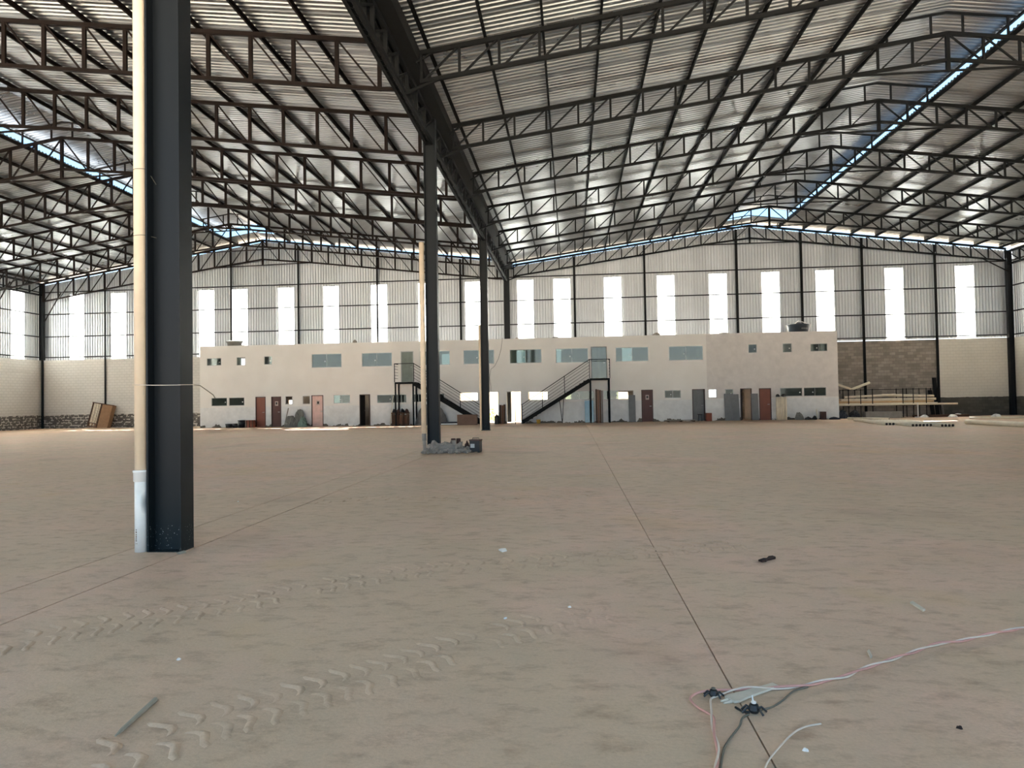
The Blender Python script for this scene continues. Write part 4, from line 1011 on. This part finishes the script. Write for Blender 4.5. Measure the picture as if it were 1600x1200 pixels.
t = thing('motor_unit', (-2.98, 20.75, 0), 'black boxy motor unit with a pale window at the end of the rubble heap', 'machine')
t.rotation_euler = (0, 0, -0.15)
MB().box(-0.16, 0.16, -0.14, 0.14, 0.03, 0.36).build('body', 'black', t)
MB().box(-0.17, 0.17, -0.15, 0.15, 0.36, 0.40).build('lid', 'rust', t)
MB().box(-0.13, 0.0, -0.15, -0.14, 0.15, 0.27).build('window_plate', 'alu', t)
MB().tube([(-0.1, 0, 0.40), (-0.1, 0, 0.44), (0.1, 0, 0.44), (0.1, 0, 0.40)], 0.012, 6).build('handle', 'black', t)
for sx in (-0.12, 0.12): MB().box(sx - 0.03, sx + 0.03, -0.13, 0.13, 0, 0.03).build('foot', 'black', t)

# ------------------------------------------------------------------ foreground: stake, cables, scraps
p0, p1 = gnd(180, 1150, 0.012), gnd(243, 1093, 0.012)
b = MB().tube([p0, p0.lerp(p1, 0.15), p1], [0.004, 0.011, 0.014], 6)
tag(b.build('wooden_stake', 'rod'), 'short weathered grey stake lying on the bare floor', 'stake')
def smooth_path(pix, z=0.012, n=8):
    P = [gnd(u, v, z) for u, v in pix]; out = []
    for i in range(len(P) - 1):
        a, b_, c_, d = P[max(i - 1, 0)], P[i], P[i + 1], P[min(i + 2, len(P) - 1)]
        for k in range(n):
            t_ = k / n; out.append(0.5 * ((2 * b_) + (c_ - a) * t_ + (2 * a - 5 * b_ + 4 * c_ - d) * t_ ** 2 + (3 * b_ - a - 3 * c_ + d) * t_ ** 3))
    out.append(P[-1]); return out
def twist(path, r, amp, pitch, phase):
    out = []; s = 0
    for i, p in enumerate(path):
        if i: s += (p - path[i - 1]).length
        d = (path[min(i + 1, len(path) - 1)] - path[max(i - 1, 0)]).normalized(); sd = Vector((-d.y, d.x, 0))
        a = 2 * math.pi * s / pitch + phase
        out.append(p + sd * (amp * math.cos(a)) + Vector((0, 0, amp * 0.7 * math.sin(a))))
    return out
main = [(1640, 972), (1600, 980), (1550, 990), (1500, 1001), (1465, 1006), (1422, 1020), (1390, 1031), (1350, 1044), (1322, 1056), (1290, 1063), (1255, 1071), (1210, 1075), (1170, 1075), (1130, 1078), (1100, 1082)]
loop1 = main + [(1085, 1087), (1081, 1093), (1090, 1104), (1105, 1115), (1113, 1122), (1117, 1140), (1121, 1165), (1118, 1190), (1116, 1230)]
loop2 = main[:-2] + [(1140, 1081), (1122, 1086), (1110, 1090), (1108, 1100), (1113, 1120), (1116, 1140), (1120, 1165), (1120, 1190), (1118, 1230)]
tag(MB().tube(twist(smooth_path(loop1, 0.014, 14), 0.006, 0.008, 0.46, 0), 0.0065, 7).build('electric_cable', 'cable_pink', smooth=True), 'faded pink cable of the twisted pair snaking across the bare floor', 'cable')
tag(MB().tube(twist(smooth_path(loop2, 0.014, 14), 0.006, 0.008, 0.46, math.pi), 0.0055, 7).build('electric_cable', 'cable_white', smooth=True), 'dusty white cable of the twisted pair snaking across the bare floor', 'cable')
tag(MB().tube(smooth_path([(1262, 1073), (1240, 1080), (1222, 1095), (1205, 1105), (1185, 1110)], 0.008), 0.005, 6).build('electric_cable', 'cable_grey', smooth=True), 'short dark cable running from the twisted pair to the black clamp', 'cable')
tag(MB().tube(smooth_path([(1149, 1105), (1160, 1111), (1172, 1113)], 0.008), 0.006, 6).build('cable_end', 'black', smooth=True), 'short black cable stub beside the black clamp', 'cable')
tag(MB().tube(smooth_path([(1170, 1116), (1160, 1122), (1155, 1135), (1140, 1155), (1130, 1175), (1122, 1230)], 0.007), 0.0055, 6).build('electric_cable', 'cable_grey', smooth=True), 'grey cable trailing from the black clamp beside the cable loop', 'cable')
tag(MB().tube(smooth_path([(1190, 1215), (1200, 1190), (1220, 1165), (1240, 1145), (1260, 1135), (1283, 1131)], 0.006), 0.0045, 6).build('electric_cable', 'cable_white', smooth=True), 'single thin pale wire curving alone on the bare floor', 'cable')
# clamps (cable knots)
def clamp(u, v, s, lab, white):
    p = gnd(u, v); t = thing('cable_clamp', p, lab, 'clamp')
    MB().lathe([(0, 0.0), (0.022 * s, 0.004), (0.03 * s, 0.02 * s), (0.022 * s, 0.045 * s), (0.012 * s, 0.05 * s), (0, 0.05 * s)], seg=10).build('body', 'black', t)
    for k, a in enumerate((0.1, 1.2, 2.6, 3.4, 5.3)):
        MB().tube([(0.01 * math.cos(a), 0.01 * math.sin(a), 0.02 * s), (0.04 * s * math.cos(a), 0.04 * s * math.sin(a), 0.03 * s), (0.065 * s * math.cos(a), 0.05 * s * math.sin(a), 0.006)], 0.006 * s, 6).build('jaw', 'black', t)
    MB().lathe([(0.012 * s, 0.05 * s), (0.014 * s, 0.058 * s), (0, 0.062 * s)], seg=10).build('screw', white, t)
    if s >= 1: MB().tube([(0, 0.01, 0.05), (-0.004, 0.012, 0.085)], 0.004, 6).build('pin', 'white', t)
clamp(1178, 1114, 1.0, 'black cable clamp with a white screw and spread jaws', 'white')
clamp(1115, 1089, 0.85, 'grey-black cable clamp tucked inside the cable loop', 'cable_grey')
a, b2 = gnd(1140, 1095, 0.006), gnd(1212, 1072, 0.006)
b = MB(); d = (b2 - a).normalized(); sd = Vector((-d.y, d.x, 0))
prof = [(0.0, 0.034), (0.08, 0.042), (0.3, 0.032), (0.7, 0.026), (1.0, 0.022)]
for f, w in prof:
    c_ = a.lerp(b2, f)
    b.v += [tuple(c_ + sd * w), tuple(c_ - sd * w), tuple(c_ - sd * w + Vector((0, 0, 0.012))), tuple(c_ + sd * w + Vector((0, 0, 0.012)))]
for i in range(len(prof) - 1):
    for j in range(4): b.f.append((i * 4 + j, i * 4 + (j + 1) % 4, i * 4 + 4 + (j + 1) % 4, i * 4 + 4 + j))
b.f += [(3, 2, 1, 0), (16, 17, 18, 19)]
o = b.build('wood_splinter', 'wood_pale'); tag(o, 'flat pale splinter of wood lying beside the cable loop', 'wood scrap')
MB().tube([a - d * 0.045 + sd * 0.02, a + sd * 0.012], [0.004, 0.012], 5).tube([a - d * 0.05 - sd * 0.005, a - sd * 0.01], [0.003, 0.012], 5).build('frayed_tip', 'wood_pale', o)

def scrap(pix, mat, lab, name, cat, h=0.012):
    P = [gnd(u, v) for u, v in pix]; b = MB(); n = len(P)
    for p in P: b.v.append((p.x, p.y, 0.001))
    for i, p in enumerate(P): b.v.append((p.x, p.y, h + 0.004 * (i % 2)))
    b.f.append(tuple(reversed(range(n)))); b.f.append(tuple(range(n, 2 * n)))
    for i in range(n): b.f.append((i, (i + 1) % n, n + (i + 1) % n, n + i))
    tag(b.build(name, mat), lab, cat)
scrap([(1185, 877.5), (1191, 879), (1197, 878.5), (1199, 876.5), (1205, 875.5), (1212, 873.5), (1207, 871), (1201, 872.5), (1198, 875), (1193, 875.5)], 'hole', 'dark shrivelled scrap alone on the open floor', 'dark_scrap', 'scrap', 0.02)
scrap([(779, 860), (785, 863), (792, 861.5), (790, 858.5), (783, 858.5)], 'white', 'white paper scrap on the open floor', 'paper_scrap', 'scrap')
scrap([(1422, 943), (1426, 942), (1446, 954), (1442, 956)], 'wood_pale', 'small pale wood chip on the floor above the twisted cables', 'wood_chip', 'scrap')
scrap([(276, 865), (280, 866.5), (291, 864), (288, 862)], 'rod', 'small dark chip on the floor at the teal-footed column', 'metal_chip', 'scrap')
scrap([(1355, 1020), (1360, 1030), (1363, 1027), (1358, 1018)], 'wood_pale', 'tiny pale twig beside the twisted cables', 'twig', 'scrap')
for k, (u, v, mt, lab) in enumerate(((790, 967, 'white', 'tiny white crumb on the floor among the tyre tracks'), (890, 949, 'white', 'tiny white crumb on the floor beyond the tyre tracks'), (1259, 1173, 'white', 'tiny white crumb on the floor beside the lone thin wire'), (1499, 1138, 'hole', 'tiny black pebble on the floor below the twisted cables'), (372, 784, 'white', 'tiny white chip on the floor behind the teal-footed column'), (279, 1031, 'white', 'tiny white crumb between the tyre tracks'))):
    p = gnd(u, v); lump('crumb', p.x, p.y, 0.014, 0.012, 0.012, mt, lab, 'scrap', 140 + k, 0.25, 8, 3)

# ------------------------------------------------------------------ tyre tracks pressed in the dust
def tyre_track(pix, width, step, lab):
    path = smooth_path(pix, 0.0, 40); b = MB(); acc = 0; side = 1; r_ = random.Random(5)
    for i in range(1, len(path)):
        acc += (path[i] - path[i - 1]).length
        if acc < step / 2: continue
        acc = 0; side = -side
        if r_.random() < 0.05: continue
        d = (path[i] - path[i - 1]).normalized(); n = Vector((-d.y, d.x, 0)) * side; p = path[i]
        pts = []
        for k in range(6):
            f = k / 5
            c_ = p + n * (width * (0.04 + 0.46 * f)) + d * (0.035 * math.sin(f * 5.0) + 0.03 * f)
            pts.append((c_, 0.012 + 0.006 * math.sin(f * math.pi)))
        h = r_.uniform(0.007, 0.012)
        n0_ = len(b.v)
        for k, (c_, w) in enumerate(pts):
            e = 0.35 if k in (0, 5) else 1.0
            for off, zz in ((-w * 1.5, 0.0), (-w * 0.5, h * e), (w * 0.5, h * e), (w * 1.5, 0.0)):
                q = c_ + d * off; b.v.append((q.x, q.y, max(zz, 0.0002)))
        for k in range(5):
            for j in range(3):
                a_ = n0_ + k * 4 + j; b.f.append((a_, a_ + 1, a_ + 5, a_ + 4))
    o = b.build('tyre_track', 'floor', None, True); tag(o, lab, 'tyre track', kind='stuff')
tyre_track([(-60, 1022), (0, 1008), (150, 978), (260, 962), (380, 941), (470, 921), (560, 906), (640, 893), (760, 883), (880, 874), (1060, 858), (1150, 850)], 0.52, 0.125, 'long row of tyre lug prints in the dust running from the teal-footed column side')
tyre_track([(120, 1200), (230, 1165), (330, 1128), (430, 1100), (520, 1072), (600, 1050), (700, 1015), (790, 988), (870, 968), (950, 955)], 0.48, 0.125, 'row of tyre lug prints in the dust passing beside the weathered stake')
tyre_track([(480, 785), (620, 778), (800, 782), (930, 770)], 0.5, 0.18, 'faint far row of tyre lug prints on the open floor')

# ------------------------------------------------------------------ outdoors, seen through the doorways
tag(MB().box(-14, 6, 57, 57.2, -0.2, 2.6).build('garden_wall', 'outwall'), 'pale sunlit garden wall seen through the open doorways', 'wall')
t = thing('shrub', (-5.85, 50.2, -0.2), 'yellow-green shrub in the sun beyond the open doorway', 'shrub')
MB().tube([(0, 0, 0), (0.05, 0, 0.4), (0.0, 0.05, 0.8)], [0.03, 0.025, 0.015], 6).tube([(0, 0, 0.2), (0.25, 0.1, 0.7)], [0.02, 0.012], 6).tube([(0, 0, 0.2), (-0.2, -0.1, 0.75)], [0.02, 0.012], 6).build('stem', 'wood', t)
lm = MB(); lm.v = [(0, 0, 0), (0.05, 0.08, 0.02), (0, 0.22, 0.0), (-0.05, 0.08, 0.02)]; lm.f = [(0, 1, 2, 3)]; lme = lm.mesh('leaf', 'leaf'); r_ = random.Random(9)
for k in range(110):
    o = place('leaf', lme, t, (r_.gauss(0, 0.22), r_.gauss(0, 0.2), r_.uniform(0.3, 1.15))); o.rotation_euler = (r_.uniform(-1, 1), r_.uniform(-1, 1), r_.uniform(0, 6.28))
